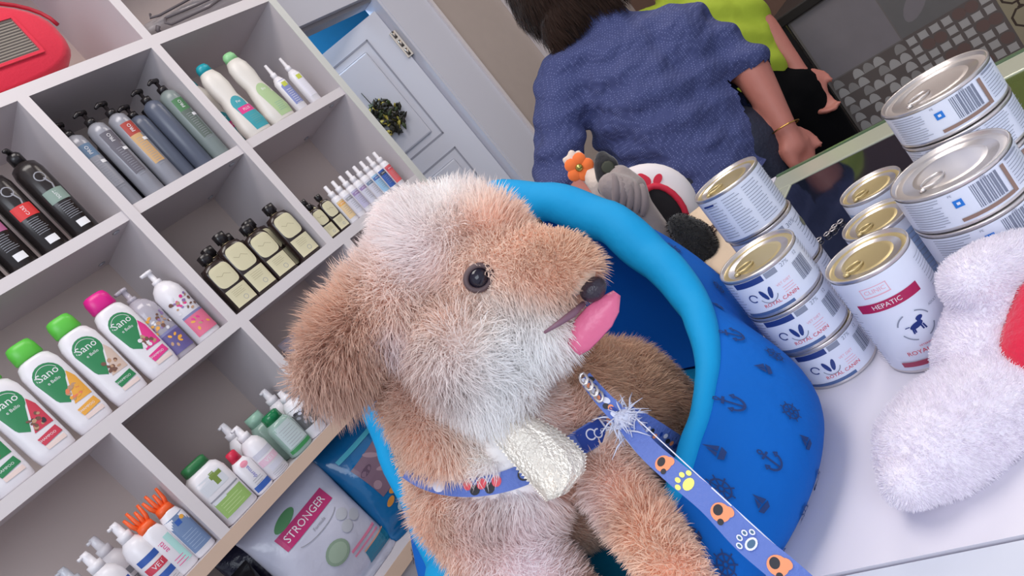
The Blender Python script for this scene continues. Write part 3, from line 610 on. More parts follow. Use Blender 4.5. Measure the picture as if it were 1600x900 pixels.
# red pack in the next cell
def pouch(name, label, cat, loc, wx, wy, h, m, rz=0, parts=(), seal=.014, lean=0, bump=.004, group=None, sd=1):
    t_ = thing(name, label, cat, loc, rz, group); t_.rotation_euler = (lean, 0, rz)
    R = random.Random(sd); b = MB(); rows = []; n = 36; nz = 22
    for j in range(nz + 1):
        v = j / nz; z = v * h; k = (math.sin(math.pi * min(1, max(0, (v * h - seal) / max(1e-6, h - 2 * seal)))) ** .45) if seal < v * h < h - seal else 0
        k = max(k, .04) if v > .02 else .6; r = []
        for i in range(n):
            a = 2 * math.pi * i / n; c, q = math.cos(a), math.sin(a); e = 2.6
            wob = 1 + .04 * math.sin(3 * a + 7 * v + sd) + .03 * math.sin(5 * a - 11 * v)
            r.append((wx * math.copysign(abs(c) ** (2 / e), c) * (1 - .05 * k), wy * k * wob * math.copysign(abs(q) ** (2 / 2.2), q), z))
        rows.append(r)
    b.grid(rows, m, True, True, True); b.build('bag', t_)
    def fn(u, v):
        vv = v / h; s_ = min(1, max(0, (v - seal) / (h - 2 * seal))); k = max(.04, math.sin(math.pi * s_) ** .45)
        q = min(.98, abs(u / (wx * (1 - .05 * k)))); a = -math.acos(max(-1, min(1, math.copysign(q ** (2.6 / 2), u))))
        wob = 1 + .04 * math.sin(3 * (a % (2 * math.pi)) + 7 * vv + sd) + .03 * math.sin(5 * (a % (2 * math.pi)) - 11 * vv)
        return (u, -wy * k * wob * abs(math.sin(a)) ** (2 / 2.2), v), (0, -1, 0)
    for nm, f in parts:
        b = MB(); f(Print(b, fn, .0012)); b.build(nm, t_)
    return t_
pouch('red_treat_pack', 'dark red glossy pack lying in the lower cell behind the dog', 'pack', (.69, YS + .05, Z4), .045, .02, .05, mat('pack_red', (150, 60, 56), .25), seal=.004)
def pr(p):
    p.rect(0, .10, .07, .05, mat('l_navy', (50, 50, 84), .4)); p.text('BIO', 0, .10, .03, WINK)
pouch('printed_box_pack', 'dark blue and white pack seen behind the dog ear', 'pack', (.72, YS + .09, Z4), .05, .03, .19, mat('pack_lilac', (190, 178, 190), .3), parts=[('label', pr)])
# ---------------------------------------------------------------- bags on the bottom board
Z5 = CZ + ZB['H5'] + .0155
def pr(p):
    mg = mat('band_magenta', (190, 44, 110), .35)
    p.rect(.0, .190, .135, .034, mg, .02, nx=16); p.text('STRONGER', 0, .190, .022, WINK, .02)
    p.ell(-.028, .218, .03, .011, mat('leaf_green', (84, 140, 92), .4), .2); p.arc(.005, .165, .055, 200, 340, .0015, GREY, ry=.016)
    p.text('Formula', .01, .162, .010, GREY, .02); p.ell(-.005, .095, .028, .024, mat('p_sage', (140, 160, 140), .4)); p.ell(-.005, .095, .022, .018, mat('p_sage2', (160, 178, 158), .4))
    for u, v in ((.055, .14), (.075, .118), (.045, .115)): p.ell(u, v, .014, .012, mat('p_pale', (186, 188, 196), .4))
    p.rect(.055, .070, .08, .006, mat('p_pinkline', (224, 130, 160), .4)); p.rect(.055, .058, .08, .004, mat('p_pinkline')); p.rect(.075, .030, .075, .03, mat('bag_teal', (30, 120, 150), .3)); p.rect(.075, .047, .075, .003, mat('p_peach', (230, 160, 130), .4))
pouch('pet_food_bag', 'white pet food bag with magenta STRONGER band under the wood edged shelf', 'bag', (.440, YS + .07, Z5), .112, .045, .262, mat('bag_white', (198, 198, 214), .22, bump=.25, bscale=25), 0, [('print', pr)], lean=-.06, sd=3)
def pr(p):
    p.rect(0, .145, .10, .09, mat('photo_plum', (116, 92, 108), .3), .1, nx=12, ny=6)
    for k in range(12): p.ell(random.uniform(-.04, .04), random.uniform(.11, .18), random.uniform(.008, .02), random.uniform(.005, .01), [mat('photo_plum2', (88, 66, 84), .3), mat('photo_rose', (150, 124, 136), .3)][k % 2], random.random() * 3, 12, 1)
    for k in range(9): p.ell(random.uniform(-.04, .04), random.uniform(.075, .098), .012, .007, mat('photo_amber', (196, 132, 60), .3), random.random() * 3, 12, 1)
    p.ell(.0, .050, .038, .017, mat('photo_pale', (176, 196, 206), .3)); p.rect(0, .215, .12, .01, mat('l_aqua2', (70, 170, 190), .3), nx=12)
pouch('blue_snack_bag', 'glossy blue bag with plum and orange pictures beside the blue bed', 'bag', (.625, YS + .065, Z5), .082, .05, .262, mat('bag_blue', (10, 96, 150), .15, bump=.3, bscale=22), 0, [('print', pr)], lean=-.04, sd=5)
pouch('black_bag', 'glossy black bag in the bottom cell left of the white one', 'bag', (.235, YS + .075, Z5), .085, .045, .22, mat('bag_black', (24, 24, 28), .2, bump=.4, bscale=25), sd=8)
pouch('dark_navy_bag', 'dark navy bag peeking over the white pet food bag', 'bag', (.40, YS + .17, Z5), .11, .05, .268, mat('bag_navy', (44, 44, 70), .25, bump=.3), sd=9)
pouch('teal_bag', 'teal bag filling the cell behind the top of the blue bed rim', 'bag', (.80, YS + .08, Z5), .08, .05, .25, mat('bag_teal2', (24, 110, 140), .2, bump=.3), sd=11)
# ---------------------------------------------------------------- top row
Z1 = CZ + ZB['H1'] + .0125
tc = thing('pet_carrier', 'red fabric pet carrier with striped mesh window on the top shelf', 'pet carrier', (.548, YS + .121, Z1))
RED = mat('carrier_red', (216, 24, 58), .7, sheen=.3, bump=.1, bscale=200, noise=.05)
b = MB(); rows = []
for y, s_ in ((-.115, .90), (-.11, .96), (-.09, 1.0), (.09, 1.0), (.11, .95), (.12, .88)):
    r = []
    for k in range(40):
        a = 2 * math.pi * k / 40; c, q = math.cos(a), math.sin(a); e = 3.2 if q < 0 else 2.1
        r.append((.215 * s_ * math.copysign(abs(c) ** (2 / e), c), y, .085 + (.085 if q < 0 else .105) * s_ * math.copysign(abs(q) ** (2 / e), q)))
    rows.append(r)
b.grid(rows, RED, True, True, True); b.build('body', tc)
b = MB(); mesh_m = mat('mesh_window', (150, 140, 128), .7); b.box(.0, .145, -.1165, -.1155, .05, .125, mesh_m)
for k in range(13): b.box(.001, .144, -.1175, -.1166, .053 + k * .0056, .0552 + k * .0056, mat('mesh_stripe', (92, 84, 80), .7))
b.build('mesh_window', tc)
b = MB(); b.box(-.005, .150, -.120, -.1155, .044, .050, RED); b.box(-.005, .150, -.120, -.1155, .125, .131, RED); b.box(.145, .151, -.120, -.1155, .05, .125, RED); b.box(-.006, 0, -.120, -.1155, .05, .125, RED); b.build('window_trim', tc)
b = MB(); b.tube([(.215 * math.cos(a) * 1.0, -.109, .09 + .105 * math.sin(a)) for a in [math.pi * k / 20 for k in range(21)]], .004, mat('piping_red', (176, 20, 44), .5)); b.build('piping', tc)
tp = thing('wrapped_lead', 'grey leads in clear plastic wrap on the top shelf', 'packaged lead', (1.06, YS + .05, Z1))
b = MB(); rows = []
for j in range(15):
    v = j / 14; r = []
    for k in range(24):
        a = 2 * math.pi * k / 24; wv = 1 + .10 * math.sin(4 * a + 9 * v)
        r.append((-.14 + .28 * v, .04 * wv * math.cos(a) * math.sin(math.pi * (.06 + .88 * v)) ** .4, .028 + .027 * wv * math.sin(a) * math.sin(math.pi * (.06 + .88 * v)) ** .4))
    rows.append(r)
b.grid(rows, mat('clear_wrap', (176, 170, 172), .12, bump=.5, bscale=18, alpha=.55), True, True, True); b.build('plastic_wrap', tp)
b = MB()
b.tube([(-.09, -.041, .028), (-.10, -.042, .018), (-.09, -.042, .010), (.02, -.043, .016), (.09, -.042, .030), (.088, -.042, .036), (.0, -.043, .030), (-.09, -.041, .028)], .0028, mat('lead_grey', (92, 84, 88), .6), 8)
b.tube([(-.11, -.035, .05), (-.12, -.04, .04), (-.10, -.045, .036), (.0, -.046, .048), (.08, -.04, .052)], .0028, mat('lead_grey'), 8); b.build('lead', tp)
b = MB(); b.tube([(-.118, -.030, .006), (-.124, -.036, .012), (-.118, -.04, .018)], .005, mat('lead_grey'), 8); b.build('clip', tp)
# ornament on the door
wr = thing('hanging_ornament', 'dark green and yellow ornament hanging on the open white door', 'ornament', (1.690, YW + .134, CZ + .296))
b = MB(); R = random.Random(4)
for k in range(120):
    a = R.uniform(0, 6.283); rr = .052 * R.random() ** .6; p = Vector((math.cos(a) * rr * .76, -.02 + R.uniform(-.012, .012) - math.cos(a) * rr * .6, math.sin(a) * rr * 1.3))
    m_ = [mat('orn_dark', (46, 44, 34), .5), mat('orn_green', (66, 78, 44), .5), mat('orn_yellow', (190, 176, 80), .4)][0 if k % 3 else R.choice((1, 2))]
    q = Vector((R.gauss(0, 1), R.gauss(0, 1), R.gauss(0, 1))).normalized() * .016; b.tube([p - q, p, p + q], [.001, .008, .001], m_, 6)
b.build('leaves', wr)
b = MB(); b.tube([(0, .0, .055), (0, .004, .12)], .0015, mat('orn_dark')); b.build('cord', wr)
# ---------------------------------------------------------------- the blue dog bed
BC = (0.40, 0.53)
bed = thing('dog_bed', 'blue high-backed dog bed with turquoise rim and printed anchors', 'dog bed', (BC[0], BC[1], CT))
BLUE = mat('bed_blue', (0, 96, 186), .8, bump=.12, bscale=90, spec=.25); TURQ = mat('bed_turquoise', (0, 148, 206), .7, bump=.2, bscale=30, spec=.3)
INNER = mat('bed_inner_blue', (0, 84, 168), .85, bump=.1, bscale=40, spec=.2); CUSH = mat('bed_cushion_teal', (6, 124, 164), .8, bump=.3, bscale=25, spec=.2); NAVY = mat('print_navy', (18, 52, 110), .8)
KEY = [(-180, .055, .205), (-150, .050, .205), (-130, .062, .205), (-117, .090, .200), (-101, .106, .197), (-85, .118, .196), (-60, .145, .200), (-40, .185, .205), (-22, .238, .215), (-3, .290, .218), (13, .328, .218), (35, .345, .22), (55, .335, .222), (75, .300, .224), (91, .250, .224), (104, .185, .215), (116, .120, .205), (128, .070, .20), (150, .055, .205), (180, .055, .205)]
def rim(th):
    th = (th + 180) % 360 - 180
    for a, b_ in zip(KEY[:-1], KEY[1:]):
        if a[0] <= th <= b_[0]:
            t = (th - a[0]) / (b_[0] - a[0]); t = t * t * (3 - 2 * t) * .5 + t * .5
            return a[1] + (b_[1] - a[1]) * t, a[2] + (b_[2] - a[2]) * t
def wall(th, t, inset=0):
    h, r = rim(th); tw = (th + 180) % 360 - 180; dip = math.exp(-((tw + 53) / 15) ** 2); r0 = .238 - .022 * dip; z = .012 + (h - .012) * t
    rr = r0 + (r - r0) * t ** 1.8 + (.016 + .012 * math.exp(-((tw + 5) / 45) ** 2) - .012 * dip) * math.sin(math.pi * min(1, t)) ** .7 - (.010 * (1 - t) ** 6) - inset
    a = math.radians(th); return Vector((rr * math.cos(a), rr * math.sin(a), z if inset == 0 else max(z, .02)))
NA = 144
b = MB(); rows = [[tuple(wall(360 * k / NA, .0) * .96)[:2] + (.002,) for k in range(NA)]]
for j in range(15): rows.append([tuple(wall(360 * k / NA, j / 14)) for k in range(NA)])
b.grid(rows, BLUE, True, True, False); WALLMB = b
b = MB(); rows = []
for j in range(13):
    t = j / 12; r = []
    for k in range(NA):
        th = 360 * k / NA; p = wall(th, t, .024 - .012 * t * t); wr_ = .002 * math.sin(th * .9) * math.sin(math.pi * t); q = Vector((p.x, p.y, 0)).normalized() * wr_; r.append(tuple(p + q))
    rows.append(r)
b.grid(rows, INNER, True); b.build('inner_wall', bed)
b = MB(); pts = []; rad = []
for k in range(NA):
    th = 360 * k / NA; h, r = rim(th); a = math.radians(th); tt = (th + 180) % 360 - 180
    q = .0235 if -30 < tt < 80 else (.0235 - (.0235 - .009) * min(1, (-30 - tt) / 60) if tt <= -30 else .0235 - .011 * min(1, (tt - 80) / 25))
    if tt > 115: q = .0125 + .012 * min(1, (tt - 115) / 20)
    q *= 1 + .018 * math.sin(math.radians(th * 19)) + .012 * math.sin(math.radians(th * 31 + 40))
    pts.append((math.cos(a) * (r - q * .55), math.sin(a) * (r - q * .55), h - q * .1)); rad.append(q)
b.tube(pts, rad, TURQ, 18, True); b.build('padded_rim', bed)
b = MB(); rows = []
for rr, z in ((.0, .034), (.06, .033), (.12, .031), (.17, .028), (.195, .022), (.205, .012)):
    rows.append([(rr * math.cos(2 * math.pi * k / 60), rr * math.sin(2 * math.pi * k / 60), z + .0015 * math.sin(k * .9 + rr * 90)) for k in range(60)])
b.grid(rows, CUSH, True, True, False); b.build('cushion', bed)
def bedfn(u, v):                                # u: degrees about the bed, v: height fraction
    p = wall(u, v); q = wall(u + 1, v); s_ = wall(u, min(1, v + .02)); n = (q - p).cross(s_ - p).normalized(); return tuple(p), tuple(n)
b = WALLMB
class Sc:                                       # marks sized in metres on the curved wall
    def __init__(s, th, t):
        s.th = th; s.t = t; h, r = rim(th); s.hh = max(.05, (h - .012)); s.rr = .236
    def fn(s, u, v): return bedfn(s.th + math.degrees(u / s.rr), s.t + v / s.hh)
marks = []
R = random.Random(12)
def outer_at(px, py):                           # which spot of the wall a sight line meets; marks are then fixed to the cloth
    best = None; o0 = Vector((-BC[0], -BC[1], CZ - CT)); d = (at(px, py, 1.0) - Vector((0, 0, CZ))).normalized()
    for ti in range(-140, 30, 2):
        for tj in range(0, 21):
            q = wall(ti, tj / 20); e = ((q - o0) - d * (q - o0).dot(d)).length + .08 * (q - o0).length
            if best is None or e < best[0]: best = (e, ti, tj / 20)
    return best[1], best[2]
for px, py, kind, ang in ((1142, 625, 'a', .3), (1239, 640, 'w', 0), (1200, 716, 'a', .15), (1252, 691, 'b', .1), (1092, 687, 'b', .2), (1188, 786, 'b', .0), (1265, 805, 'w', 0), (1082, 827, 'b', .1), (1128, 884, 'w', 0), (1122, 765, 'w', 0), (1220, 870, 'a', .2),
        (1187, 581, 'b', .4), (1210, 558, 'w', 0), (1148, 524, 'a', .3), (1122, 446, 'w', 0), (1112, 471, 'b', .2), (1165, 480, 'a', .5), (1052, 385, 'w', 0), (1275, 745, 'a', .2)):
    th, t = outer_at(px, py); th = min(th, 5); q = Sc(th, min(t, .9)); pp = Print(b, q.fn, .0014); r = .0088
    if kind == 'a': pp.anchor(0, 0, r, NAVY, ang - .25)
    elif kind == 'w': pp.wheel(0, 0, r * .95, NAVY, ang)
    else: pp.boat(0, 0, r * .8, NAVY, ang - .2)
for th in range(30, 230, 14):
    for t in (.25, .62):
        q = Sc(th + R.uniform(-4, 4), t + R.uniform(-.08, .08)); pp = Print(b, q.fn, .0014); k = R.choice('awb')
        (pp.anchor if k == 'a' else pp.wheel if k == 'w' else pp.boat)(0, 0, .008, NAVY, R.uniform(-.4, .4))
b.build('outer_wall', bed)
# ---------------------------------------------------------------- cans
SIL = mat('tin_silver', (222, 216, 214), .30, .8); GOLD = mat('tin_gold', (206, 188, 140), .36, .7); PAPER = mat('can_paper', (226, 230, 244), .35)
CN = mat('can_navy', (40, 62, 128), .4); CRD = mat('can_red', (212, 52, 76), .4); CMG = mat('can_magenta', (176, 30, 84), .4); CGY = mat('can_grey', (140, 146, 164), .5); CBR = mat('can_brown', (146, 118, 106), .5); CBL = mat('can_blue', (30, 120, 210), .4); CP = mat('can_pink', (232, 170, 184), .5)
def barcode(p, u, v, wd, ht):
    x = -wd / 2; R = random.Random(3)
    while x < wd / 2:
        k = R.uniform(.0004, .0014); p.rect(u + x, v, k, ht, mat('can_bar', (120, 126, 146), .5), nx=1, ny=1); x += k + R.uniform(.0004, .0011)
def can(x, y, zb, r, h, lidm, style, label, group, turn=0.0):
    t_ = thing('food_can', label, 'can', (x, y, CT + zb), 0, group)
    b = MB(); pf = [(0, r * .90, 2), (.0006, r * .97, 2), (.0018, r, 2), (.003, r * .985, 2), (h - .003, r * .985, 2), (h - .0015, r * 1.005, 2), (h, r * .99, 2), (h - .0006, r * .955, 2), (h - .0035, r * .94, 2), (h - .0038, 0.0001, 2)]
    b.loft([(z, q, q, 2) for z, q, _ in pf], SIL, 48, caps=False); b.loft([(0.0005, r * .88, r * .88, 2), (0, r * .90, r * .90, 2)], SIL, 48); b.build('body', t_)
    b = MB(); b.loft([(h - .0035, r * .935, r * .935, 2), (h - .0030, r * .86, r * .86, 2), (h - .0036, r * .80, r * .80, 2), (h - .0036, r * .62, r * .62, 2), (h - .0030, r * .58, r * .58, 2), (h - .0033, r * .52, r * .52, 2), (h - .0033, .0001, .0001, 2)], lidm, 48, caps=False)
    ld = b.build('lid', t_)
    b = MB(); ta = 2.5
    def tp_(u, v, z): c, q = math.cos(ta), math.sin(ta); return (u * c - v * q, u * q + v * c, z)
    b.tube([tp_(r * .40 + r * .24 * math.cos(k * .524), r * .15 * math.sin(k * .524), h - .0014 + .0004 * math.cos(k * .5)) for k in range(12)], .0009, lidm, 8, True)
    b.loft([(h - .0033, .003, .003, 2), (h - .0012, .0028, .0028, 2), (h - .0008, .002, .002, 2)], lidm, 12, *tp_(r * .66, 0, 0)[:2]); b.build('pull_tab', ld)
    phi = math.atan2(-y, -x) + turn; rl = r * .993
    b = MB(); b.loft([(.0040, rl, rl, 2), (h - .0042, rl, rl, 2)], PAPER, 64, caps=False)
    p = Print(b, lambda u, v: ((rl * math.cos(phi + u / rl), rl * math.sin(phi + u / rl), v), (math.cos(phi + u / rl), math.sin(phi + u / rl), 0)), .0001)
    if style == 'A':
        p.rect(-.022, h * .84, .030, h * .13, CN, nx=14); p.rect(.001, h * .84, .012, h * .12, CGY); p.text('27%', .016, h * .84, .0055, CGY); p.rect(-.020, h * .12, .05, h * .07, mat('can_steel', (80, 104, 150), .4), nx=14)
        # small animal emblem
        for k in (-1, 1): p.ell(-.012 + k * .0032, h * .50, .0021, .0062, CN, -.3 * k, 12, 2)
        p.arc(-.012, h * .48, .0085, 200, 340, .0009, CGY); p.arc(-.026, h * .5, .004, 0, 300, .0012, CN)
        p.text('ROYAL CANIN', -.004, h * .26, .0052, CRD, .0); p.text('VET DIET', .006, h * .55, .0036, CP); p.lines(.008, h * .46, .012, 3, .0026, CP, .0005)
        barcode(p, .030, h * .52, .016, h * .42); p.text('12', .030, h * .84, .005, CGY); p.lines(.052, h * .86, .018, 11, .0034, CGY, .0006); p.lines(-.045, h * .86, .018, 11, .0034, CGY, .0006)
    if style == 'T':
        for k in range(4): p.lines(-.034 + k * .024, h * .86, .020, 14, h * .055, CGY, .0007)
        p.rect(-.036, h * .86, .014, .0022, CN)
    if style == 'N':
        p.rect(-.012, h * .80, .030, h * .16, CN, nx=14); p.rect(.012, h * .80, .012, h * .15, CGY); p.text('30%', .028, h * .80, .008, CGY)
        p.lines(.045, h * .8, .022, 10, h * .07, CGY, .0007); p.ell(.050, h * .6, .006, .006, mat('can_olive', (130, 130, 110), .5)); p.text('ROYAL CANIN', -.01, h * .3, .0055, CRD)
    if style == 'R':
        p.rect(-.012, h * .80, .022, h * .010, CP); p.rect(-.012, h * .885, .022, h * .006, CP); p.rect(-.0225, h * .845, .0006, h * .08, CP, nx=1); p.rect(-.0015, h * .845, .0006, h * .08, CP, nx=1); p.text('CLINIC', -.012, h * .845, .0055, CP)
        p.rect(-.008, h * .70, .052, h * .085, CMG, nx=18); p.text('HEPATIC', -.010, h * .70, .0062, WINK)
        # standing dog emblem in a ring
        cx, cz = -.001, h * .43
        D = mat('emblem_navy', (24, 48, 120), .4)
        p.ell(cx, cz, .0058, .0026, D, .25); p.ell(cx + .0048, cz + .0052, .0030, .0020, D, .2); p.line([(cx + .003, cz + .001), (cx + .0042, cz + .005)], .0032, D)
        for q in ((-.0045, -.0068), (-.003, -.0062), (.0032, -.0058), (.0052, -.0062)): p.line([(cx + q[0] * .9, cz - .001), (cx + q[0] * 1.05, cz + q[1])], .0013, D)
        p.line([(cx - .0052, cz + .001), (cx - .0088, cz + .001)], .0009, D)
        for a0 in (20, 110, 200, 290): p.arc(cx, cz, .0135, a0, a0 + 50, .0011, CGY)
        p.text('ADULT', cx + .021, h * .52, .003, CGY); p.text('ROYAL CANIN', cx, h * .205, .0058, CRD); p.text('VETERINARY', cx, h * .255, .0025, CRD)
        p.rect(-.002, h * .105, .056, h * .048, mat('can_rosebrown', (170, 60, 90), .4), nx=18); p.lines(.040, h * .88, .022, 26, h * .030, CGY, .0005); p.lines(-.048, h * .88, .022, 26, h * .030, CGY, .0005)
    if style == 'S':
        barcode(p, .016, h * .56, .022, h * .56); p.rect(-.007, h * .60, .007, .007, CBL); p.rect(-.007, h * .60, .0025, .0025, PAPER); p.text('PE', -.010, h * .82, .003, CGY)
        p.rect(.010, h * .20, .042, h * .085, CBR, nx=14); p.rect(.033, h * .50, .0035, h * .68, CBR); p.lines(-.034, h * .84, .032, 11, h * .065, CGY, .0006); p.lines(.048, h * .84, .022, 9, h * .075, CGY, .0006); p.rect(.046, h * .86, .018, .0018, CGY); p.text('ok', .016, h * .88, .005, CGY)
    if style == 'L':
        for k in range(5): p.lines(-.045 + k * .026, h * .86, .023, 11, h * .07, CGY, .0006)
    if style == 'G':
        p.rect(0, h * .5, .09, h * .66, mat('can_paleblue', (150, 172, 206), .4), nx=26)
        for k in range(3): p.lines(-.022 + k * .022, h * .78, .019, 10, h * .06, CGY, .0007)
        p.text('DIET', .004, h * .35, .008, PAPER)
    b.build('label', t_); return t_
GA = 'small cans in the front stack beside the bed'
for k, (dx, dy, q) in enumerate(((0, 0, 'bottom can of the three-high gold-lidded stack beside the blue bed'), (-.003, .001, 'middle can of the three-high stack beside the blue bed'), (-.004, .0, 'topmost gold-lidded can of the three-high stack beside the blue bed'))):
    can(.560 + dx, .317 + dy, k * .0475, .039, .047, GOLD, 'A', 'small white food can, ' + q, GA, .10 - .05 * k)
GBk = 'cans in the rear left stack'
can(.683, .362, 0, .039, .062, GOLD, 'T', 'white food can at the bottom of the rear stack, behind the three-high stack', GBk)
can(.683, .362, .0625, .039, .062, GOLD, 'N', 'white food can with navy band, middle of the rear stack', GBk)
can(.681, .363, .125, .039, .062, GOLD, 'T', 'text-covered white food can with gold lid on top of the rear stack', GBk, .1)
can(.548, .230, 0, .036, .106, GOLD, 'R', 'tall white food can with magenta bands and a navy dog emblem', None, .06)
can(.655, .247, 0, .033, .086, GOLD, 'G', 'pale blue labelled can with gold lid just behind the magenta-banded can', 'pale blue cans')
can(.735, .262, 0, .033, .088, GOLD, 'G', 'pale blue can with gold lid, farthest on the dark glass', 'pale blue cans')
for k, q in enumerate(('bottom', 'middle', 'topmost')):
    can(.630, .163, k * .0395, .0485, .039, SIL, 'S' if k else 'L', 'flat wide silver-lidded can, %s of the front right stack of three' % q, 'flat silver cans, front right stack', -.02 + .12 * (k % 2))
for k, q in enumerate(('bottom', 'second lowest', 'second highest', 'topmost')):
    can(.732, .163, k * .0395, .0485, .039, SIL, 'S' if k in (3, 1) else 'L', 'flat wide silver-lidded can, %s of the rear right stack of four' % q, 'flat silver cans, rear right stack', -.12 + .1 * (k % 2))
b = MB()
for k in range(6):
    a = k * .9; c_ = Vector((.842 + .007 * k, .398 - .006 * k + .003 * math.sin(a * 2), CT + .0008)); b.tube([c_ + Vector((.0055 * math.cos(q * .785 + a), .0038 * math.sin(q * .785 + a), 0)) for q in range(8)], .0010, SIL, 6, True)
tag(b.build('silver_chain'), 'tiny silver chain lying on the dark glass behind the cans', 'chain')
# ---------------------------------------------------------------- plush behind the bed
pw = attr_mat('fur_fibre', .9, .3, True)
def plain(c): return lambda P: np.tile(np.array(srgb(*c)[:3]), (len(P), 1))
def soft(name, chains, c, voxel=.004, smooth=4, parent=None):
    return fuse(name, chains, voxel, smooth, mat('soft_' + name + str(c), c, .9, sheen=.3, bump=.2, bscale=120), parent)
V = Vector
def W(x, y, z): return V((x, y, CT + z))
fl = thing('plush_flower', 'bright orange felt flower with a jewelled centre on a cream plush hand', 'plush toy', W(.80, .665, .0))
b = MB()
fc = at(905, 262, 1.02); n_ = (V((0, 0, CZ)) - fc).normalized(); e1 = n_.cross(V((0, 0, 1))).normalized(); e2 = n_.cross(e1)
OF = mat('felt_orange', (250, 120, 50), .8, sheen=.3)
for k in range(5):
    a = k * 1.2566 + .3; c_ = fc + (e1 * math.cos(a) + e2 * math.sin(a)) * .0125; rows = []
    for j in range(7):
        t = -1 + 2 * j / 6; rr = math.sqrt(max(.02, 1 - t * t)); rows.append([tuple(c_ + n_ * (t * .004) + (e1 * math.cos(q * .5236) + e2 * math.sin(q * .5236)) * .0105 * rr) for q in range(12)])
    b.grid(rows, OF, True, True, True)
o = b.build('petals', fl); o.location = -fl.location
b = MB(); rows = [[tuple(fc + n_ * (.004 + .004 * j / 3) + (e1 * math.cos(q * .5236) + e2 * math.sin(q * .5236)) * .006 * (1 - .25 * j)) for q in range(12)] for j in range(4)]
b.grid(rows, mat('jewel_gold', (180, 170, 90), .25, .7), True, True, True); o = b.build('centre', fl); o.location = -fl.location
CR = (226, 206, 190)
o = soft('plush_hand', [[(at(938, 284, 1.02), .020), (at(920, 272, 1.03), .014)], [(at(906, 262, 1.04), .010), (at(893, 240, 1.04), .0065)], [(at(900, 266, 1.04), .009), (at(884, 250, 1.04), .006)], [(at(915, 262, 1.04), .009), (at(903, 240, 1.05), .006)], [(at(938, 284, 1.02), .020), (W(.84, .63, .10), .026), (W(.83, .64, .03), .034)]], CR, .003, 3, fl); o.location = -fl.location
gc = thing('plush_cat', 'grey plush animal with black ear and folded body behind the blue bed', 'plush toy', W(.83, .56, 0))
GRc = (150, 136, 132)
o = soft('plush_body', [[(at(968, 278, .99), .020), (at(985, 298, .99), .026), (at(990, 325, .99), .028), (W(.80, .575, .03), .03)], [(at(955, 290, .97), .020), (at(975, 300, .97), .024)]], GRc, .004, 3, gc); o.location = -gc.location
for k in range(5):
    b = MB(); pts = [at(958 + k * 11 + 5 * math.sin(q * .4), 272 + k * 4 + q * 7, .958 - .004 * math.sin(q * .5)) for q in range(8)]; b.tube(pts, [.003, .005, .0065, .007, .007, .0065, .005, .003], mat('soft_fold', (132, 118, 116), .9, sheen=.3)); o = b.build('fold', gc); o.location = -gc.location
o = soft('ear', [[(at(947, 275, 1.0), .016), (at(945, 258, 1.0), .017), (at(941, 247, 1.0), .011)], [(at(955, 268, 1.0), .014), (at(952, 258, 1.0), .014)]], (28, 26, 30), .003, 2, gc); o.location = -gc.location
b = MB(); q = at(950, 262, .982); n_ = (V((0, 0, CZ)) - q).normalized(); rows = [[tuple(q + n_ * .0015 * j + (n_.orthogonal().normalized() * math.cos(k * .5236) + n_.cross(n_.orthogonal().normalized()) * math.sin(k * .5236)) * (.010 - .003 * j)) for k in range(12)] for j in range(2)]
b.grid(rows, mat('inner_ear', (64, 66, 54), .9), True, True, True); o = b.build('inner_ear', gc); o.location = -gc.location
o = soft('leg', [[(at(944, 295, .98), .010), (at(950, 300, .98), .010)]], (40, 36, 44), .003, 2, gc); o.location = -gc.location
# round printed cushion with red trim
rc = thing('round_pet_cushion', 'round white cushion with red prints and a red-rimmed opening', 'cushion', W(.93, .60, 0))
cc = at(1012, 335, 1.08); n_ = (V((0, 0, CZ)) - cc); n_.z = 0; n_.normalize(); e1 = V((-n_.y, n_.x, 0)); e1 = -e1 if e1.dot(V((0, -1, 0))) < 0 else e1; e2 = V((0, 0, 1))
def CP3(u, v, w_): return cc + e1 * u + e2 * v + n_ * w_
b = MB(); rows = []
for j in range(15):
    t = math.pi * (j / 14); rr = .080 * math.sin(t) ** .55 + .0005; rows.append([tuple(CP3(rr * math.cos(k * .157), rr * math.sin(k * .157), .030 * math.cos(math.pi - t))) for k in range(40)])
b.grid(rows, mat('cushion_white', (232, 222, 222), .8, sheen=.2), True); o = b.build('cushion_body', rc); o.location = -rc.location
CR_ = mat('cushion_red', (206, 34, 62), .75); CBK = mat('cushion_black', (28, 24, 28), .9)
def cfn(u, v): rr = min(.99, math.hypot(u, v) / .0805); t = math.asin(min(1, rr ** (1 / .55))); return tuple(CP3(u, v, .030 * math.cos(t))), tuple(n_)
b = MB(); p = Print(b, cfn, .0012)
p.ell(.020, .050, .015, .013, CR_, .4, p=3); p.ell(.020, .050, .006, .005, mat('cushion_white')); p.ell(.020, .050, .0025, .0025, mat('p_leafd', (70, 90, 60), .6)); p.ell(.006, .060, .010, .007, CR_, .8); p.ell(-.012, .062, .010, .006, mat('p_sky', (110, 150, 190), .6), .8); p.ell(.044, .040, .009, .006, CR_, .3); p.ell(-.012, .064, .007, .006, mat('p_tan2', (200, 180, 150), .6), 0)
p.rect(.012, .066, .018, .003, mat('p_sky')); p.ell(.045, .01, .008, .01, mat('p_leafd')); p.rect(-.02, .015, .012, .02, CR_, .5)
o = b.build('print', rc); o.location = -rc.location
b = MB(); b.tube([CP3(.024 + .026 * math.cos(k * .314), -.005 + .044 * math.sin(k * .314), .031) for k in range(20)], .005, CR_, 8, True); o = b.build('red_rim', rc); o.location = -rc.location
b = MB(); rows = [[tuple(CP3(.024 + .024 * rr * math.cos(k * .314), -.005 + .042 * rr * math.sin(k * .314), .031 + w_)) for k in range(20)] for rr, w_ in ((1, -.004), (1, .0015), (.5, .001), (.01, .001))]
b.grid(rows, CBK, True, True); o = b.build('opening', rc); o.location = -rc.location
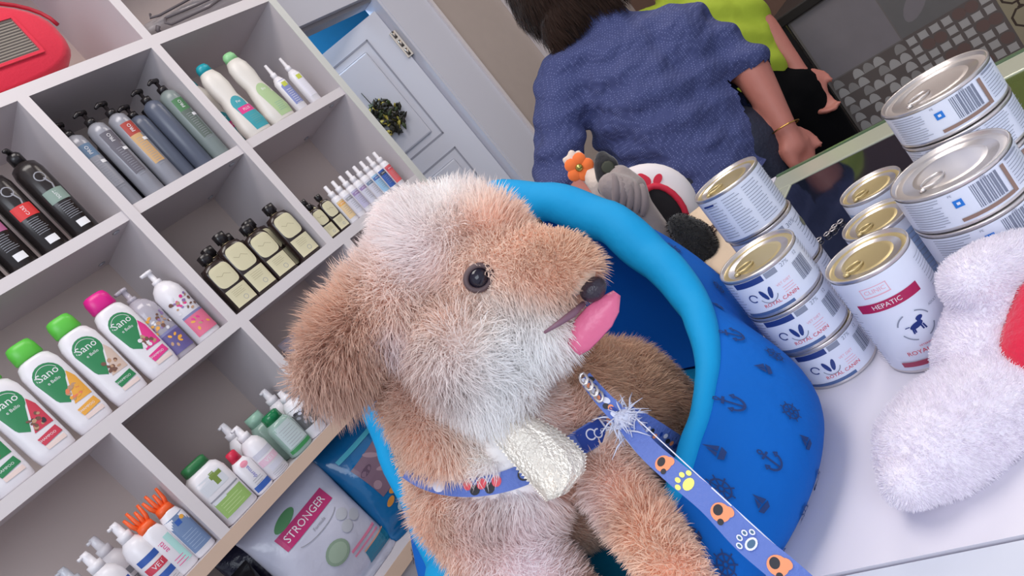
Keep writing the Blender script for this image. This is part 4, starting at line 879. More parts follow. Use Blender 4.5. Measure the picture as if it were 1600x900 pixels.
bk = thing('black_plush', 'black fluffy plush lying between the round cushion and the cans', 'plush toy', W(.86, .565, 0))
o = soft('plush_body', [[(at(1062, 352, .95), .018), (at(1085, 372, .95), .026), (at(1098, 395, .95), .026), (W(.83, .53, .03), .032)]], (30, 30, 30), .004, 2, bk); o.location = -bk.location
fur('plush_pile', o, 5000, lambda P: np.full(len(P), .004), plain((34, 32, 34)), pw, bk, .0005).location = -bk.location
pb = thing('paper_pack', 'crumpled beige paper pack leaning between the black plush and the can stack', 'pack', W(.87, .50, 0))
b = MB(); PAP = mat('paper_beige', (220, 196, 168), .7, bump=.4, bscale=30)
A0 = [at(1098, 330, 1.0), at(1120, 365, .98), at(1135, 392, .96), at(1150, 430, .92)]; rows = []
for k in range(10):
    t = k / 9; c_ = at(1098 + 62 * t, 318 + 120 * t, 1.02 - .16 * t); wv = .030 + .006 * math.sin(t * 14); dv = .007 + .002 * math.sin(t * 23)
    u_ = (at(1200, 300, 1) - at(1100, 380, 1)).normalized(); f_ = (V((0, 0, CZ)) - c_).normalized()
    rows.append([tuple(c_ + u_ * wv * math.cos(a) + f_ * (dv * math.sin(a) + .003 * math.sin(3 * a + t * 9))) for a in [math.pi * 2 * q / 16 for q in range(16)]])
b.grid(rows, PAP, True, True, True); o = b.build('wrapper', pb); o.location = -pb.location
b = MB(); c_ = at(1122, 372, .955); f_ = (V((0, 0, CZ)) - c_).normalized(); u_ = f_.cross(V((0, 0, 1))).normalized(); w_ = f_.cross(u_)
for k in range(7): b.tube([c_ + u_ * R.uniform(-.012, .012) + w_ * R.uniform(-.02, .02) + f_ * .004 for _ in range(3)], .0015, mat('paper_dark', (110, 88, 80), .7), 6)
o = b.build('picture', pb); o.location = -pb.location
# ---------------------------------------------------------------- white plush at the right
tl = thing('white_plush', 'fluffy white plush toy with a red garment beside the cans', 'plush toy', tuple(at(1500, 640, .53))[:2] + (CT,))
ch = [[(at(1432, 722, .475), .026), (at(1455, 700, .475), .036), (at(1500, 670, .485), .042), (at(1560, 630, .50), .044), (at(1660, 570, .52), .05)],
      [(at(1418, 752, .462), .018), (at(1440, 735, .468), .022)],
      [(at(1535, 560, .515), .034), (at(1545, 520, .52), .032), (at(1560, 470, .52), .030), (at(1640, 500, .54), .05)],
      [(at(1522, 440, .515), .024), (at(1548, 425, .52), .025), (at(1600, 415, .53), .027), (at(1650, 420, .54), .03)],
      [(at(1560, 600, .52), .045), (at(1650, 540, .54), .06), (at(1750, 480, .56), .06)]]
tb = fuse('plush_body', ch, .004, 5, mat('plush_white', (236, 230, 238), .95, sheen=.5), tl, floor=CT + .001); tb.location = -tl.location
fur('pile', tb, 90000, lambda P: np.full(len(P), .0045), plain((244, 240, 246)), pw, tl, .00028, .1, .25).location = -tl.location
rg = fuse('red_garment', [[(at(1625, 470, .49), .018), (at(1628, 510, .485), .024), (at(1618, 548, .48), .024), (at(1635, 590, .48), .020)], [(at(1690, 530, .50), .055)]], .004, 2, mat('garment_red', (214, 20, 60), .85, sheen=.4, bump=.3, bscale=150), tl, floor=CT + .001); rg.location = -tl.location
# ---------------------------------------------------------------- the dog
from mathutils.bvhtree import BVHTree
dog = thing('dog', 'fluffy apricot and white dog with open mouth sitting in the blue bed', 'dog', (.40, .50, CT + .034))
k_ = 1 / FPX
def B(px, py, d, rpx): return (at(px, py, d), rpx * k_ * d)
dch = [
    [B(712, 418, .565, 108)], [B(655, 470, .565, 98)], [B(760, 380, .545, 66)], [B(662, 372, .575, 62), B(715, 358, .565, 54)],
    [B(775, 435, .53, 80), B(830, 428, .515, 66), B(872, 418, .505, 52), B(892, 424, .50, 42)],
    [B(790, 500, .53, 66), B(845, 512, .515, 44), B(880, 515, .51, 24)],
    [B(740, 540, .53, 84), B(770, 590, .53, 62)],
    [B(600, 460, .555, 50), B(560, 520, .55, 48), B(525, 565, .548, 40), B(498, 590, .546, 22)],
    [B(655, 540, .585, 66), B(712, 620, .59, 98), B(738, 690, .59, 100)],
    [B(690, 690, .60, 60), B(720, 775, .585, 62)],
    [B(800, 640, .575, 84), B(800, 720, .575, 100), B(785, 800, .575, 84)],
    [B(720, 790, .58, 60), B(780, 850, .56, 60), B(850, 905, .545, 48), B(930, 975, .54, 42)],
    [B(915, 680, .58, 62), B(948, 740, .55, 46), B(985, 795, .52, 40), B(1020, 845, .49, 38), B(1048, 885, .468, 38), B(1064, 912, .460, 36)],
    [B(820, 660, .62, 105), B(900, 640, .66, 108), B(970, 628, .69, 84), B(1015, 645, .70, 70)],
    [B(1000, 700, .665, 60), B(990, 735, .65, 46), B(960, 780, .63, 40)],
    [B(800, 780, .62, 100), B(880, 760, .65, 86)],
]
skinm = attr_mat('dog_skin', .9, .2)
body = fuse('body', dch, .0042, 6, skinm, dog, floor=CT + .036)
PATCH = [(at(640, 330, .53), .045, (255, 248, 250)), (at(690, 300, .53), .03, (255, 240, 238)), (at(770, 660, .50), .035, (255, 253, 255)), (at(770, 770, .50), .035, (250, 240, 246)), (at(700, 540, .49), .03, (240, 226, 224)), (at(610, 440, .52), .02, (236, 214, 206)), (at(770, 565, .50), .055, (252, 250, 255)), (at(830, 530, .49), .035, (245, 239, 250)), (at(775, 640, .50), .050, (252, 250, 255)), (at(765, 715, .49), .040, (245, 239, 245)), (at(660, 310, .53), .048, (241, 226, 226)), (at(600, 350, .55), .04, (235, 218, 218)),
    (at(645, 400, .51), .03, (239, 224, 226)), (at(880, 400, .48), .040, (230, 182, 140)), (at(800, 370, .49), .035, (234, 195, 166)), (at(735, 345, .50), .032, (239, 199, 171)), (at(690, 490, .50), .035, (232, 195, 168)), (at(540, 540, .52), .045, (221, 177, 146)), (at(500, 590, .52), .035, (199, 151, 129)),
    (at(590, 470, .52), .035, (230, 186, 155)), (at(640, 610, .52), .04, (219, 177, 157)), (at(690, 590, .50), .03, (195, 151, 140)), (at(650, 700, .54), .045, (241, 206, 179)), (at(800, 810, .50), .035, (241, 231, 237)), (at(830, 880, .50), .045, (239, 226, 233)), (at(750, 820, .52), .03, (221, 186, 177)),
    (at(880, 640, .52), .04, (232, 199, 182)), (at(1010, 590, .63), .07, (221, 168, 120)), (at(940, 560, .62), .05, (215, 166, 124)), (at(1000, 740, .61), .04, (199, 173, 182)), (at(1000, 820, .51), .045, (241, 195, 157)), (at(1055, 890, .51), .035, (248, 206, 171)), (at(620, 530, .52), .02, (226, 216, 233)), (at(955, 700, .54), .03, (232, 197, 177)), (at(760, 600, .50), .035, (255, 255, 255)), (at(925, 800, .52), .025, (233, 218, 222))]
PP = np.array([tuple(p[0]) for p in PATCH]); PR = np.array([p[1] for p in PATCH]); PC = np.array([srgb(*p[2])[:3] for p in PATCH]); BASEC = np.array(srgb(237, 199, 173)[:3])
_l = PC @ np.array([.3, .5, .2]); PC = np.clip((PC * .80 + _l[:, None] * .20) * 1.10, 0, .96); PC = np.clip((PC * .84 + PC.mean(1, keepdims=True) * .16) * 1.06, 0, .97); BASEC = np.clip((BASEC * .78 + BASEC.mean() * .22) * 1.14, 0, .95)
def dogcol(P):
    Wt = np.exp(-((P[:, None, :] - PP[None]) ** 2).sum(2) / (PR[None] ** 2 * .8)) ** 1.3
    n = np.sin(P[:, 0] * 90 + 3 * np.sin(P[:, 2] * 60)) * np.sin(P[:, 1] * 80) * .06
    c = (Wt @ PC + .10 * BASEC) / (Wt.sum(1) + .10)[:, None]; return c * (1 + n)[:, None]
bco = np.empty(len(body.data.vertices) * 3); body.data.vertices.foreach_get('co', bco); color_attr(body.data, np.clip(dogcol(bco.reshape(-1, 3)), 0, 1))
tree = BVHTree.FromPolygons([v.co[:] for v in body.data.vertices], [p.vertices[:] for p in body.data.polygons])
CAM = V((0, 0, CZ))
def hit(px, py, off=0.0, fb=.55):
    d = (at(px, py, 1.0) - CAM).normalized(); r = tree.ray_cast(CAM, d)
    if r[0] is None: return at(px, py, fb), -d
    return r[0] - d * off, r[1]
eye_p, _ = hit(748, 434); nose_p, _ = hit(914, 436); nose_p = at(927, 452, (nose_p - CAM).length * FPX / math.sqrt(FPX ** 2 + 116 ** 2) + .006)
eye2_p, _ = hit(838, 352)
tongue_c = at(935, 505, .505)
col_px = [(634, 738), (650, 754), (690, 765), (740, 768), (790, 757), (835, 738), (875, 712), (905, 690), (940, 672), (968, 655)]
col_pts = [hit(x, y, .010, .56)[0] for x, y in col_px]
def smoothpts(P, n=2):
    for _ in range(n): P = [P[0]] + [(P[i - 1] + P[i] * 2 + P[i + 1]) / 4 for i in range(1, len(P) - 1)] + [P[-1]]
    return P
col_pts = smoothpts(col_pts)
tie_c = hit(835, 715, .012, .52)[0]
KO = [(eye_p, .0095), (nose_p, .016)] + [(p, .011) for p in col_pts[1:]] + [((a + b_) / 2, .011) for a, b_ in zip(col_pts[1:-1], col_pts[2:])] + [(tie_c, .030), (hit(880, 740, 0, .52)[0], .020), (hit(790, 680, 0, .52)[0], .020), (hit(775, 655, 0, .52)[0], .014)]
KP = np.array([tuple(p) for p, _ in KO]); KR = np.array([r for _, r in KO])
def keepf(P): return (((P[:, None, :] - KP[None]) ** 2).sum(2) > KR[None] ** 2).all(1)
LP = [(at(660, 320, .55), .05, .026), (at(600, 380, .55), .04, .024), (at(520, 570, .54), .06, .034), (at(560, 500, .54), .05, .028), (at(760, 580, .50), .05, .026), (at(870, 410, .49), .05, .011), (at(760, 430, .50), .04, .012), (at(1050, 890, .53), .05, .009), (at(990, 800, .55), .05, .011), (at(1010, 600, .65), .08, .016)]
LPP = np.array([tuple(p[0]) for p in LP]); LR = np.array([p[1] for p in LP]); LL = np.array([p[2] for p in LP])
def lenf(P):
    Wt = np.exp(-((P[:, None, :] - LPP[None]) ** 2).sum(2) / (LR[None] ** 2 * .5)); return (Wt @ LL + .15 * .018) / (Wt.sum(1) + .15)
face_dir = (at(900, 430, .5) - at(740, 420, .56)).normalized(); headc = at(715, 410, .56); crown = at(670, 340, .57)
def flowf(P):
    d1 = np.exp(-((P - np.array(headc)) ** 2).sum(1) / .09 ** 2)[:, None]; back = -np.array(face_dir)[None] * .5 * d1
    d2 = np.exp(-((P - np.array(crown)) ** 2).sum(1) / .05 ** 2)[:, None]; return back + d2 * np.array([[0, 0, .6]])
dogfur = attr_mat('dog_fur', .85, .3, True)
fur('fur', body, 190000, lenf, dogcol, dogfur, dog, .00042, .45, .32, flowf, keepf)
def local(o, root): o.location = -root.location; return o
for q in (body,): local(q, dog)
for o in dog.children: local(o, dog)
def dogball(name, p, r, m, sc=(1, 1, 1), label=None):
    b = MB(); n_ = (CAM - p).normalized(); a1 = n_.cross(V((0, 0, 1))).normalized(); a2 = n_.cross(a1); rows = []
    for j in range(13):
        t = math.pi * j / 12; rows.append([tuple(p + n_ * r * sc[2] * math.cos(t) + (a1 * math.cos(q * .314) * sc[0] + a2 * math.sin(q * .314) * sc[1]) * r * math.sin(t)) for q in range(20)])
    b.grid(rows, m, True); o = local(b.build(name, dog), dog)
    if label: o['label'] = label
    return o
dogball('eye', eye_p + (CAM - eye_p).normalized() * .001, .0082, mat('dog_eye', (30, 26, 40), .08)); dogball('eye', eye2_p, .006, mat('dog_eye'))
b = MB(); n_ = (CAM - eye_p).normalized(); a1 = n_.cross(V((0, 0, 1))).normalized(); a2 = n_.cross(a1)
b.tube([eye_p + n_ * .004 + (a1 * math.cos(q * .314) * 1.15 + a2 * math.sin(q * .314)) * .0085 for q in range(20)], .0022, mat('eyelid', (90, 70, 72), .6), 8, True); local(b.build('eyelid', dog), dog)
nz = dogball('nose', nose_p, .0105, mat('dog_nose', (52, 44, 56), .3, bump=.2, bscale=300), (1, .82, .9), 'dark nose')
# mouth line and tongue
b = MB(); mp = [at(x, y, d) for x, y, d in ((850, 520, .478), (872, 506, .478), (895, 490, .484), (912, 474, .492))]
b.tube(mp, [.001, .002, .0028, .002], mat('dog_lip', (128, 92, 108), .5), 8); local(b.build('lip', dog), dog)
b = MB(); TP = [(896, 548, 12, .500), (905, 535, 20, .497), (918, 515, 25, .494), (936, 495, 25, .492), (952, 476, 19, .491), (964, 458, 7, .491)]; rows = []
ax = (at(960, 460, .49) - at(900, 540, .49)).normalized()
for x, y, w_, d in TP:
    c_ = at(x, y, d); n_ = (CAM - c_).normalized(); s_ = ax.cross(n_).normalized(); hw = w_ * k_ * d
    rows.append([tuple(c_ + s_ * hw * math.cos(a) + n_ * .0032 * math.sin(a) * (1 - .4 * math.cos(2 * a))) for a in [2 * math.pi * q / 16 for q in range(16)]])
b.grid(rows, mat('tongue_pink', (226, 110, 146), .35, bump=.1, bscale=200), True, True, True); o = local(b.build('tongue', dog), dog); o['label'] = 'pink tongue hanging out'
b = MB()
for x, y in ((1084, 902), (1068, 916), (1088, 888)):
    c_ = hit(x, y, -.001, .53)[0]; b.tube([c_, c_ + V((-.002, -.002, -.005)), c_ + V((-.003, -.003, -.010))], [.003, .0022, .0006], mat('claw', (70, 58, 56), .4), 8)
# ---------------------------------------------------------------- ribbons: harness, leash, tie
def ribbon(name, pts, width, m, prints=None, parent=None, th=.0012, per=10, norms=None):
    P = []
    for i in range(len(pts) - 1):                # catmull-rom
        p0 = pts[max(0, i - 1)]; p1 = pts[i]; p2 = pts[i + 1]; p3 = pts[min(len(pts) - 1, i + 2)]
        for q in range(per):
            t = q / per; P.append(.5 * ((2 * p1) + (p2 - p0) * t + (2 * p0 - 5 * p1 + 4 * p2 - p3) * t * t + (3 * p1 - p0 - 3 * p2 + p3) * t ** 3))
    P.append(pts[-1]); L = [0]
    for a, b_ in zip(P[:-1], P[1:]): L.append(L[-1] + (b_ - a).length)
    def fr(i):
        t = (P[min(i + 1, len(P) - 1)] - P[max(0, i - 1)]).normalized(); n = (CAM - P[i]).normalized(); s_ = n.cross(t).normalized(); return t, t.cross(s_).normalized() * (1 if t.cross(s_).dot(n) > 0 else -1), s_
    b = MB(); rows = []
    for i in range(len(P)):
        t, n, s_ = fr(i); hw = (width[0] + (width[1] - width[0]) * i / (len(P) - 1)) / 2
        rows.append([tuple(P[i] + s_ * hw * x + n * y) for x, y in ((-1, -th), (1, -th), (1, th), (-1, th))])
    b.grid(rows, m, True, True, True, False)
    def fn(u, v):
        u = min(max(u, 0), L[-1] - 1e-5); i = max(0, min(len(P) - 2, next((k for k in range(len(L) - 1) if L[k + 1] >= u), len(P) - 2))); f_ = (u - L[i]) / max(1e-9, L[i + 1] - L[i])
        t, n, s_ = fr(i); c_ = P[i].lerp(P[i + 1], f_); return tuple(c_ + s_ * v), tuple(n)
    if prints: prints(Print(b, fn, th + .0002), L[-1])
    o = b.build(name, parent)
    if parent: local(o, parent)
    return o
HB = mat('harness_blue', (92, 116, 190), .6, bump=.2, bscale=300); NB = mat('harness_navy', (28, 62, 150), .5); OR2 = mat('strap_orange', (244, 150, 104), .6); YL2 = mat('strap_yellow', (244, 232, 120), .6); WS = mat('strap_white', (226, 226, 240), .6); BKS = mat('strap_black', (40, 38, 46), .6); RD2 = mat('strap_red', (226, 84, 96), .6); GS = mat('strap_greypaw', (70, 104, 134), .6)
hn = thing('dog_harness', 'printed blue dog harness strap around the dog chest', 'harness', tuple(col_pts[4]))
def pr(p, L):
    p.ell(L * .16, 0, .006, .005, WS, 0, 12, 2); p.rect(L * .12, .001, .006, .007, WS, .4, 2, 1)
    for k in range(5): p.ell(L * (.30 + .03 * k), .002 * (-1) ** k, .0045, .004, [RD2, BKS][k % 2], .3 * k, 12, 2)
    p.arc(L * .52, .0, .004, 0, 300, .0014, BKS); p.rect(L * .62, 0, .02, .010, WS, 0, 4, 1)
    p.rect(L * .84, 0, .034, .0175, NB, 0, 8, 2); p.arc(L * .82, .001, .0042, 0, 300, .0012, WS); p.arc(L * .85, -.001, .0036, 60, 380, .0012, WS); p.line([(L * .89, -.009), (L * .895, 0), (L * .89, .009)], .002, WS)
    for k in range(4): p.ell(L * (.93 + .02 * k), .003 * (-1) ** k, .003, .003, [OR2, BKS, YL2][k % 3], 0, 10, 1)
ribbon('chest_strap', col_pts, (.010, .022), HB, pr, hn)
kp = at(975, 655, .50)
def pr(p, L):
    for k in range(14): p.ell(L * (.05 + .065 * k), R.uniform(-.003, .003), R.uniform(.002, .004), .0022, [WS, BKS, OR2, NB][k % 4], R.random(), 10, 1)
ribbon('back_strap', [at(914, 590, .515), at(932, 612, .505), at(952, 634, .50), at(975, 655, .50)], (.010, .014), HB, pr, hn)
ribbon('side_strap', [at(980, 652, .505), at(1010, 668, .53), at(1045, 690, .56), at(1072, 708, .585)], (.018, .020), HB, pr, hn)
b = MB()
for k in range(4): c_ = at(912 + 8 * k, 592 + 9 * k, .498); b.tube([c_ + V((.0035 * math.cos(q * .785), .0028 * math.sin(q * .785), .003 * math.sin(q * .785 + 1))) for q in range(8)], .0011, SIL, 6, True)
local(b.build('metal_clip', hn), hn)
b = MB(); FRM = mat('frayed_white', (214, 216, 232), .8)
for k in range(170):
    a = R.uniform(0, 6.283); l_ = R.uniform(.006, .020); d_ = V((R.gauss(0, 1), R.gauss(0, 1), R.gauss(0, 1))).normalized(); s0 = kp + V((R.gauss(0, .004), R.gauss(0, .004), R.gauss(0, .004)))
    b.tube([s0, s0 + d_ * l_ * .5, s0 + d_ * l_ + V((0, 0, -.003))], [.0008, .0006, .0002], FRM, 4)
rows = []
for j in range(9):
    t = math.pi * j / 8; rows.append([tuple(kp + V((.0085 * math.sin(t) * math.cos(q * .5236), .0085 * math.sin(t) * math.sin(q * .5236), .008 * math.cos(t)))) for q in range(12)])
b.grid(rows, FRM, True); o = local(b.build('frayed_knot', hn), hn); o['kind'] = 'stuff'
ls = thing('dog_leash', 'blue leash printed with yellow, orange and grey paws crossing the bed', 'leash', tuple(kp))
lp = [at(978, 660, .498), at(1010, 700, .475), at(1055, 740, .45), at(1110, 785, .43), at(1165, 842, .415), at(1225, 892, .40), at(1300, 960, .39)]
def pr(p, L):
    def pos(px, py):                              # arc length of the spot on the leash
        c_ = [(i, (a - at(px, py, .44)).length) for i, a in enumerate(lp)]; tot = [0]
        for a, b_ in zip(lp[:-1], lp[1:]): tot.append(tot[-1] + (b_ - a).length)
        best = min(((proj2(lp[i].lerp(lp[i + 1], t / 20)) - V((px, py))).length, tot[i] + (tot[i + 1] - tot[i]) * t / 20) for i in range(len(lp) - 1) for t in range(21)); return best[1]
    p.paw(pos(1076, 752), 0, .0078, YL2, math.pi / 2); p.k = 0
    for x, y in ((1040, 722), (1128, 798), (1218, 884)):
        u = pos(x, y); p.ell(u, 0, .0062, .0058, OR2, .3); p.ell(u + .003, .004, .0035, .003, OR2); p.ell(u - .002, .000, .003, .0034, BKS, .5); p.ell(u + .004, -.004, .002, .002, BKS)
    p.paw(pos(1170, 846), 0, .0076, WS, math.pi / 2, GS)
    p.line([(0, .0072), (L * .5, .0074), (L, .0074)], .0008, WS)
def proj2(p):
    c = ROT.T @ (np.array(p) - np.array([0, 0, CZ])); return V((800 + FPX * c[0] / -c[2], 450 - FPX * c[1] / -c[2]))
ribbon('strap', lp, (.014, .0185), HB, pr, ls)
tie = thing('dog_tie', 'shiny silver gold necktie on the dog chest', 'tie', tuple(tie_c))
TIEM = mat('tie_lame', (240, 230, 216), .28, .45, bump=.35, bscale=420); td = (tie_c - CAM).length * .970
def tq(px, py, dd=0): v = at(px, py, 1) - CAM; return CAM + v.normalized() * (td + dd)
b = MB(); ed = [((752, 668), (800, 640)), ((768, 682), (830, 650)), ((790, 708), (865, 668)), ((812, 735), (896, 692)), ((832, 757), (914, 712)), ((846, 772), (912, 738)), ((856, 783), (884, 772))]
rows = []; tp_ = []; nn = 12
for i, (a, c) in enumerate(ed):
    A_ = tq(*a, .012 * (1 - i / 6) ** 2); Bq = tq(*c, .010 * (1 - i / 6) ** 2); tp_.append([A_.lerp(Bq, q / nn) + (CAM - A_).normalized() * (.007 * math.sin(math.pi * q / nn) + .0012 * math.sin(q * 1.9 + i)) for q in range(nn + 1)])
for r in tp_: n_ = (CAM - r[0]).normalized(); rows.append([tuple(p_ + n_ * .0012) for p_ in r] + [tuple(p_ - n_ * .0012) for p_ in reversed(r)])
b.grid(rows, TIEM, True, True, True)
for i in range(len(tp_) - 1):                    # pinked edges
    for e_ in (0, -1):
        for q in range(5):
            c_ = tp_[i][e_].lerp(tp_[i + 1][e_], q / 5); d_ = tp_[i + 1][e_].lerp(tp_[i][e_], .8 - q / 5); o_ = (tp_[i][e_] - tp_[i][6]).normalized() * .0022; b.add([tuple(c_), tuple(d_), tuple((c_ + d_) / 2 + o_)], [(0, 1, 2)], TIEM, False)
local(b.build('blade', tie), tie)
b = MB(); kc = hit(785, 650, .006, .5)[0]; rows = []
for j in range(9):
    t = math.pi * j / 8; rows.append([tuple(kc + V((.013 * math.sin(t) * math.cos(q * .5236), .013 * math.sin(t) * math.sin(q * .5236), .011 * math.cos(t)))) for q in range(12)])
b.grid(rows, TIEM, True); local(b.build('knot', tie), tie)
# ---------------------------------------------------------------- people behind the counter
SKIN = mat('skin', (180, 112, 98), .55, noise=.08, nscale=30, bump=.05); JEAN = mat('jeans_dark', (36, 40, 58), .85, bump=.3, bscale=120); SHOE = mat('shoe_dark', (30, 28, 30), .5)
SHIRT = mat('shirt_blue', (70, 82, 138), .85)
nt = SHIRT.node_tree; bs = nt.nodes['Principled BSDF']; tc_ = nt.nodes.new('ShaderNodeTexCoord'); vo = nt.nodes.new('ShaderNodeTexVoronoi'); vo.inputs['Scale'].default_value = 230; vo.inputs['Randomness'].default_value = .15
rp = nt.nodes.new('ShaderNodeValToRGB'); rp.color_ramp.elements[0].position = .18; rp.color_ramp.elements[0].color = srgb(112, 120, 164); rp.color_ramp.elements[1].position = .30; rp.color_ramp.elements[1].color = srgb(60, 68, 114)
wv = nt.nodes.new('ShaderNodeTexNoise'); wv.inputs['Scale'].default_value = 1.0; mp_ = nt.nodes.new('ShaderNodeMapping'); mp_.inputs['Scale'].default_value = (9, 26, 26); mp_.inputs['Rotation'].default_value = (0.3, 0.5, .5)
bp = nt.nodes.new('ShaderNodeBump'); bp.inputs['Strength'].default_value = .7; bp.inputs['Distance'].default_value = .02
nt.links.new(tc_.outputs['Object'], vo.inputs['Vector']); nt.links.new(vo.outputs['Distance'], rp.inputs[0]); nt.links.new(rp.outputs[0], bs.inputs['Base Color'])
nt.links.new(tc_.outputs['Object'], mp_.inputs[0]); nt.links.new(mp_.outputs[0], wv.inputs['Vector']); nt.links.new(wv.outputs['Fac'], bp.inputs['Height']); nt.links.new(bp.outputs[0], bs.inputs['Normal'])
def up(p, dx, dy, dz): return p + V((dx, dy, dz))
def hand(wrist, dirv, side, r=.010, curl=.5):
    dirv = dirv.normalized(); side = (side - dirv * side.dot(dirv)).normalized(); dn = dirv.cross(side).normalized(); ch = []
    pal = wrist + dirv * .045
    ch.append([(wrist, .022), (pal, .026)]); ch.append([(pal + side * .018, .019), (pal + dirv * .03 + side * .02, .015)]); ch.append([(pal - side * .018, .019), (pal + dirv * .03 - side * .02, .015)])
    for i, l_ in zip((-1.5, -.5, .5, 1.5), (.060, .072, .076, .066)):
        s0 = pal + dirv * .035 + side * .0155 * i; s1 = s0 + dirv * l_ * .4; s2 = s1 + (dirv * (1 - curl) + dn * curl).normalized() * l_ * .33; s3 = s2 + (dirv * (.6 - curl) + dn * curl * 1.4).normalized() * l_ * .27
        ch.append([(s0, r), (s1, r * .92), (s2, r * .85), (s3, r * .72)])
    t0 = wrist + dirv * .02 + side * .026; t1 = t0 + (dirv * .6 + side * .6).normalized() * .03; ch.append([(t0, r * 1.3), (t1, r * 1.05), (t1 + (dirv * .85 + dn * .4).normalized() * .028, r * .8)])
    return ch
def person(name, label, spec, top_m, skin_up=None):
    t_ = thing(name, label, 'person', spec['base']); hips = spec['hips']; neck = spec['neck']; head = spec['head']
    ch = [[(neck, .052), (spec['chest'], .060)], [(spec['chest'], .085), (hips, .110)], [(spec['sl'], .048), (spec['chest'], .075), (spec['sr'], .048)], [(neck, .052), (head - (head - neck) * .35, .055)], [(head, .088), (up(head, 0, 0, -.03), .080)]]
    fwd = spec['fwd']; rt = V((fwd.y, -fwd.x, 0)); ch.append([(head + fwd * .085 + V((0, 0, -.02)), .014), (head + fwd * .092 + V((0, 0, -.035)), .016)])
    ch.append([(head + fwd * .05 + V((0, 0, -.085)), .03)])
    for s_ in (-1, 1): ch.append([(head + rt * s_ * .088, .018), (head + rt * s_ * .09 + V((0, 0, -.03)), .012)]); 
    for arm in spec['arms']: ch.append(arm)
    for h in spec['hands']: ch += hand(*h)
    for s_ in (-1, 1):
        hp = hips + rt * s_ * .085; kn = V((hp.x, hp.y, .50)) + fwd * .03; an = V((hp.x, hp.y, .09)); ch.append([(hp, .095), (kn, .062), (an, .042)])
    bd = fuse('body', ch, .0065, 3, SKIN, t_); local(bd, t_)
    tr_ = [[(hips + V((0, 0, .04)), .138), (hips, .142)]]
    for s_ in (-1, 1):
        hp = hips + rt * s_ * .085; kn = V((hp.x, hp.y, .50)) + fwd * .03; an = V((hp.x, hp.y, .10)); tr_.append([(hp, .105), (kn, .075), (an, .060)])
    local(fuse('trousers', tr_, .009, 3, spec['trouser_m'], t_), t_)
    for s_ in (-1, 1):
        hp = hips + rt * s_ * .085; an = V((hp.x, hp.y, .055)); local(fuse('shoe', [[(an - fwd * .03, .045), (an + fwd * .06, .040), (an + fwd * .13, .034)]], .008, 3, SHOE, t_, floor=.002), t_)
    f_ = head + fwd * .082
    for s_ in (-1, 1):
        b = MB(); b.loft([(-.011, .001, .001, 2), (-.006, .009, .009, 2), (0, .012, .012, 2), (.006, .009, .009, 2), (.011, .001, .001, 2)], mat('eye_white', (230, 226, 222), .3), 16); o = b.build('eye', t_); o.location = (f_ - fwd * .010 + rt * s_ * .032 + V((0, 0, .0))) - t_.location
    b = MB(); mth = f_ + fwd * .004 + V((0, 0, -.068)); b.tube([mth - rt * .022, mth + fwd * .004, mth + rt * .022], [.002, .005, .002], mat('lips', (170, 90, 88), .5)); local(b.build('mouth', t_), t_)
    return t_, bd
hips = at(1095, 275, 1.52); chest = at(985, 110, 1.50); neckp = at(925, 25, 1.50); headp = at(862, -22, 1.50)
sl = at(880, 128, 1.49); sr = at(1072, 48, 1.50); el = at(872, 285, 1.45); er = at(1172, 108, 1.45); wr_ = at(1226, 200, 1.43)
SPEC = dict(base=(hips.x, hips.y, 0), hips=hips, chest=chest, neck=neckp, head=headp, sl=sl, sr=sr, fwd=V((.80, .6, 0)).normalized(), trouser_m=JEAN,
    arms=[[(sl, .052), (el, .044), (at(960, 330, 1.40), .028)], [(sr, .052), (er, .042), (wr_, .025)]], hands=[(at(960, 330, 1.40), at(1000, 345, 1.36) - at(960, 330, 1.40), V((0, 0, 1)), .009, .3), (wr_, at(1262, 268, 1.43) - wr_, at(1260, 200, 1.44) - wr_, .009, .55)])
wo, wbody = person('person', 'person in a blue dotted shirt seen from behind, leaning beyond the counter', SPEC, SHIRT)
sch = [[(at(935, 42, 1.50), .060), (chest, .110)], [(sl, .066), (at(965, 90, 1.50), .098), (at(1000, 85, 1.50), .095), (sr, .058)], [(at(960, 120, 1.50), .112), (at(1005, 170, 1.50), .135), (at(1062, 235, 1.51), .142), (at(1092, 272, 1.52), .150), (at(1108, 296, 1.52), .152)], [(at(1050, 80, 1.5), .105), (at(1078, 170, 1.51), .120), (at(1110, 225, 1.52), .130)],
    [(sl, .066), (at(874, 200, 1.47), .058), (el, .054), (at(900, 318, 1.44), .038)], [(sr, .060), (at(1122, 78, 1.475), .056), (er, .050), (er + (wr_ - er) * .25, .044)]]
hd = V((-.0, 0, 1)); sleeve_ax = (wr_ - er).normalized(); sle_c = er + sleeve_ax * .010
hem = at(1100, 250, 1.52); down = V((0, 0, -1))
def cutf(c):
    u_ = (c - sle_c).dot(sleeve_ax)
    if u_ > 0 and (c - sle_c - sleeve_ax * u_).length < .07 and u_ < .2: return True
    return c.z < hem.z - .055 and (c - hips).length < .3
wr_rng = lambda c: .004 * math.sin((c.x * 40 + c.z * 70 + c.y * 15)) * (1 if c.z < chest.z + .02 else .4) + .003 * math.sin(c.z * 110 - c.y * 60)
local(fuse('shirt', sch, .007, 5, SHIRT, wo, cutf, wr_rng), wo)
hair_m = mat('hair_brown', (52, 36, 30), .9, spec=.1)
hp_ = fuse('hair', [[(headp, .102), (at(890, -5, 1.48), .075), (at(873, 30, 1.46), .040), (at(862, 62, 1.455), .016)], [(at(915, -15, 1.47), .06), (at(940, -12, 1.45), .04)]], .006, 4, hair_m, wo)
local(hp_, wo); hs_ = fur('hair_strands', hp_, 14000, lambda P: np.full(len(P), .030), plain((58, 40, 32)), pw, wo, .0007, 2.5, .08); local(hs_, wo)
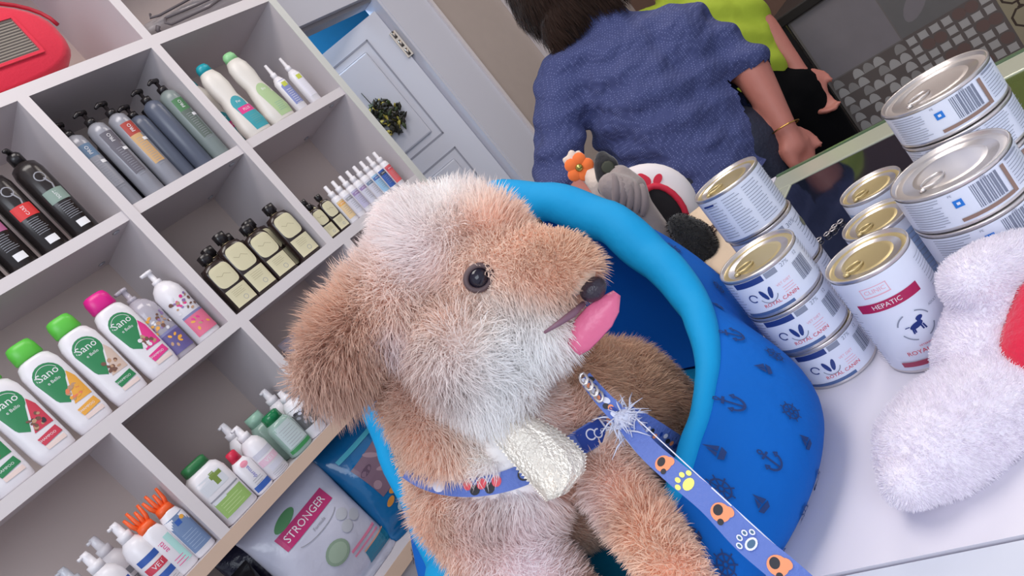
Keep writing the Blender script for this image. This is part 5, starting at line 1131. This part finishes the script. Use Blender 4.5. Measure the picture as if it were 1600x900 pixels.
b = MB(); bc = wr_ + (wr_ - er).normalized() * .0; ax_ = (wr_ - er).normalized(); a1 = ax_.orthogonal().normalized(); a2 = ax_.cross(a1)
b.tube([bc + (a1 * math.cos(q * .314) + a2 * math.sin(q * .314)) * .031 for q in range(20)], .0016, mat('bracelet_gold', (214, 170, 90), .25, 1), 6, True)
tag(b.build('gold_bracelet'), 'thin gold bracelet on the wrist of the person in blue', 'bracelet')
# second person in lime
D2 = 1.86
h2 = at(1190, 190, D2); c2 = at(1095, 50, D2); n2 = at(1050, -15, D2); hd2 = at(985, -80, D2)
s2l = at(1010, 50, D2); s2r = at(1125, -10, D2 - .03); e2r = at(1196, 44, D2 - .06); w2 = at(1248, 112, D2 - .08)
LIME = mat('lime_top', (158, 176, 44), .8, bump=.5, bscale=14); BLT_ = mat('trousers_black', (8, 8, 10), .95, spec=.1)
S2 = dict(base=(h2.x, h2.y, 0), hips=h2, chest=c2, neck=n2, head=hd2, sl=s2l, sr=s2r, fwd=V((-.8, -.5, 0)).normalized(), trouser_m=BLT_,
    arms=[[(s2l, .044), (at(1060, 120, 1.80), .034), (at(1130, 175, 1.78), .022)], [(s2r, .048), (e2r, .034), (w2, .023)]], hands=[(at(1130, 175, 1.78), at(1160, 205, 1.76) - at(1130, 175, 1.78), V((1, 0, 0)), .009, .5), (w2, at(1272, 145, D2 - .09) - w2, at(1290, 110, D2 - .09) - w2, .009, .4)])
li, _b = person('person', 'person in a lime green top and black trousers behind the one in blue', S2, LIME)
l_hem = at(1180, 120, D2)
local(fuse('lime_top', [[(n2, .058), (c2, .105)], [(s2l, .058), (c2, .105), (s2r, .058)], [(c2, .120), (at(1120, 85, D2), .135), (at(1150, 125, D2), .142)], [(s2r, .066), (at(1158, 18, D2 - .04), .062), (at(1180, 46, D2 - .05), .052)], [(s2l, .056), (at(1038, 90, D2 - .04), .046)]], .008, 5, LIME, li, lambda c: c.z < l_hem.z - .02, lambda c: .005 * math.sin(c.x * 50 + c.z * 60)), li)
hp2 = fuse('hair', [[(hd2 + V((.02, .02, .02)), .10)]], .008, 3, mat('hair_dark', (40, 30, 28), .5), li); local(hp2, li)
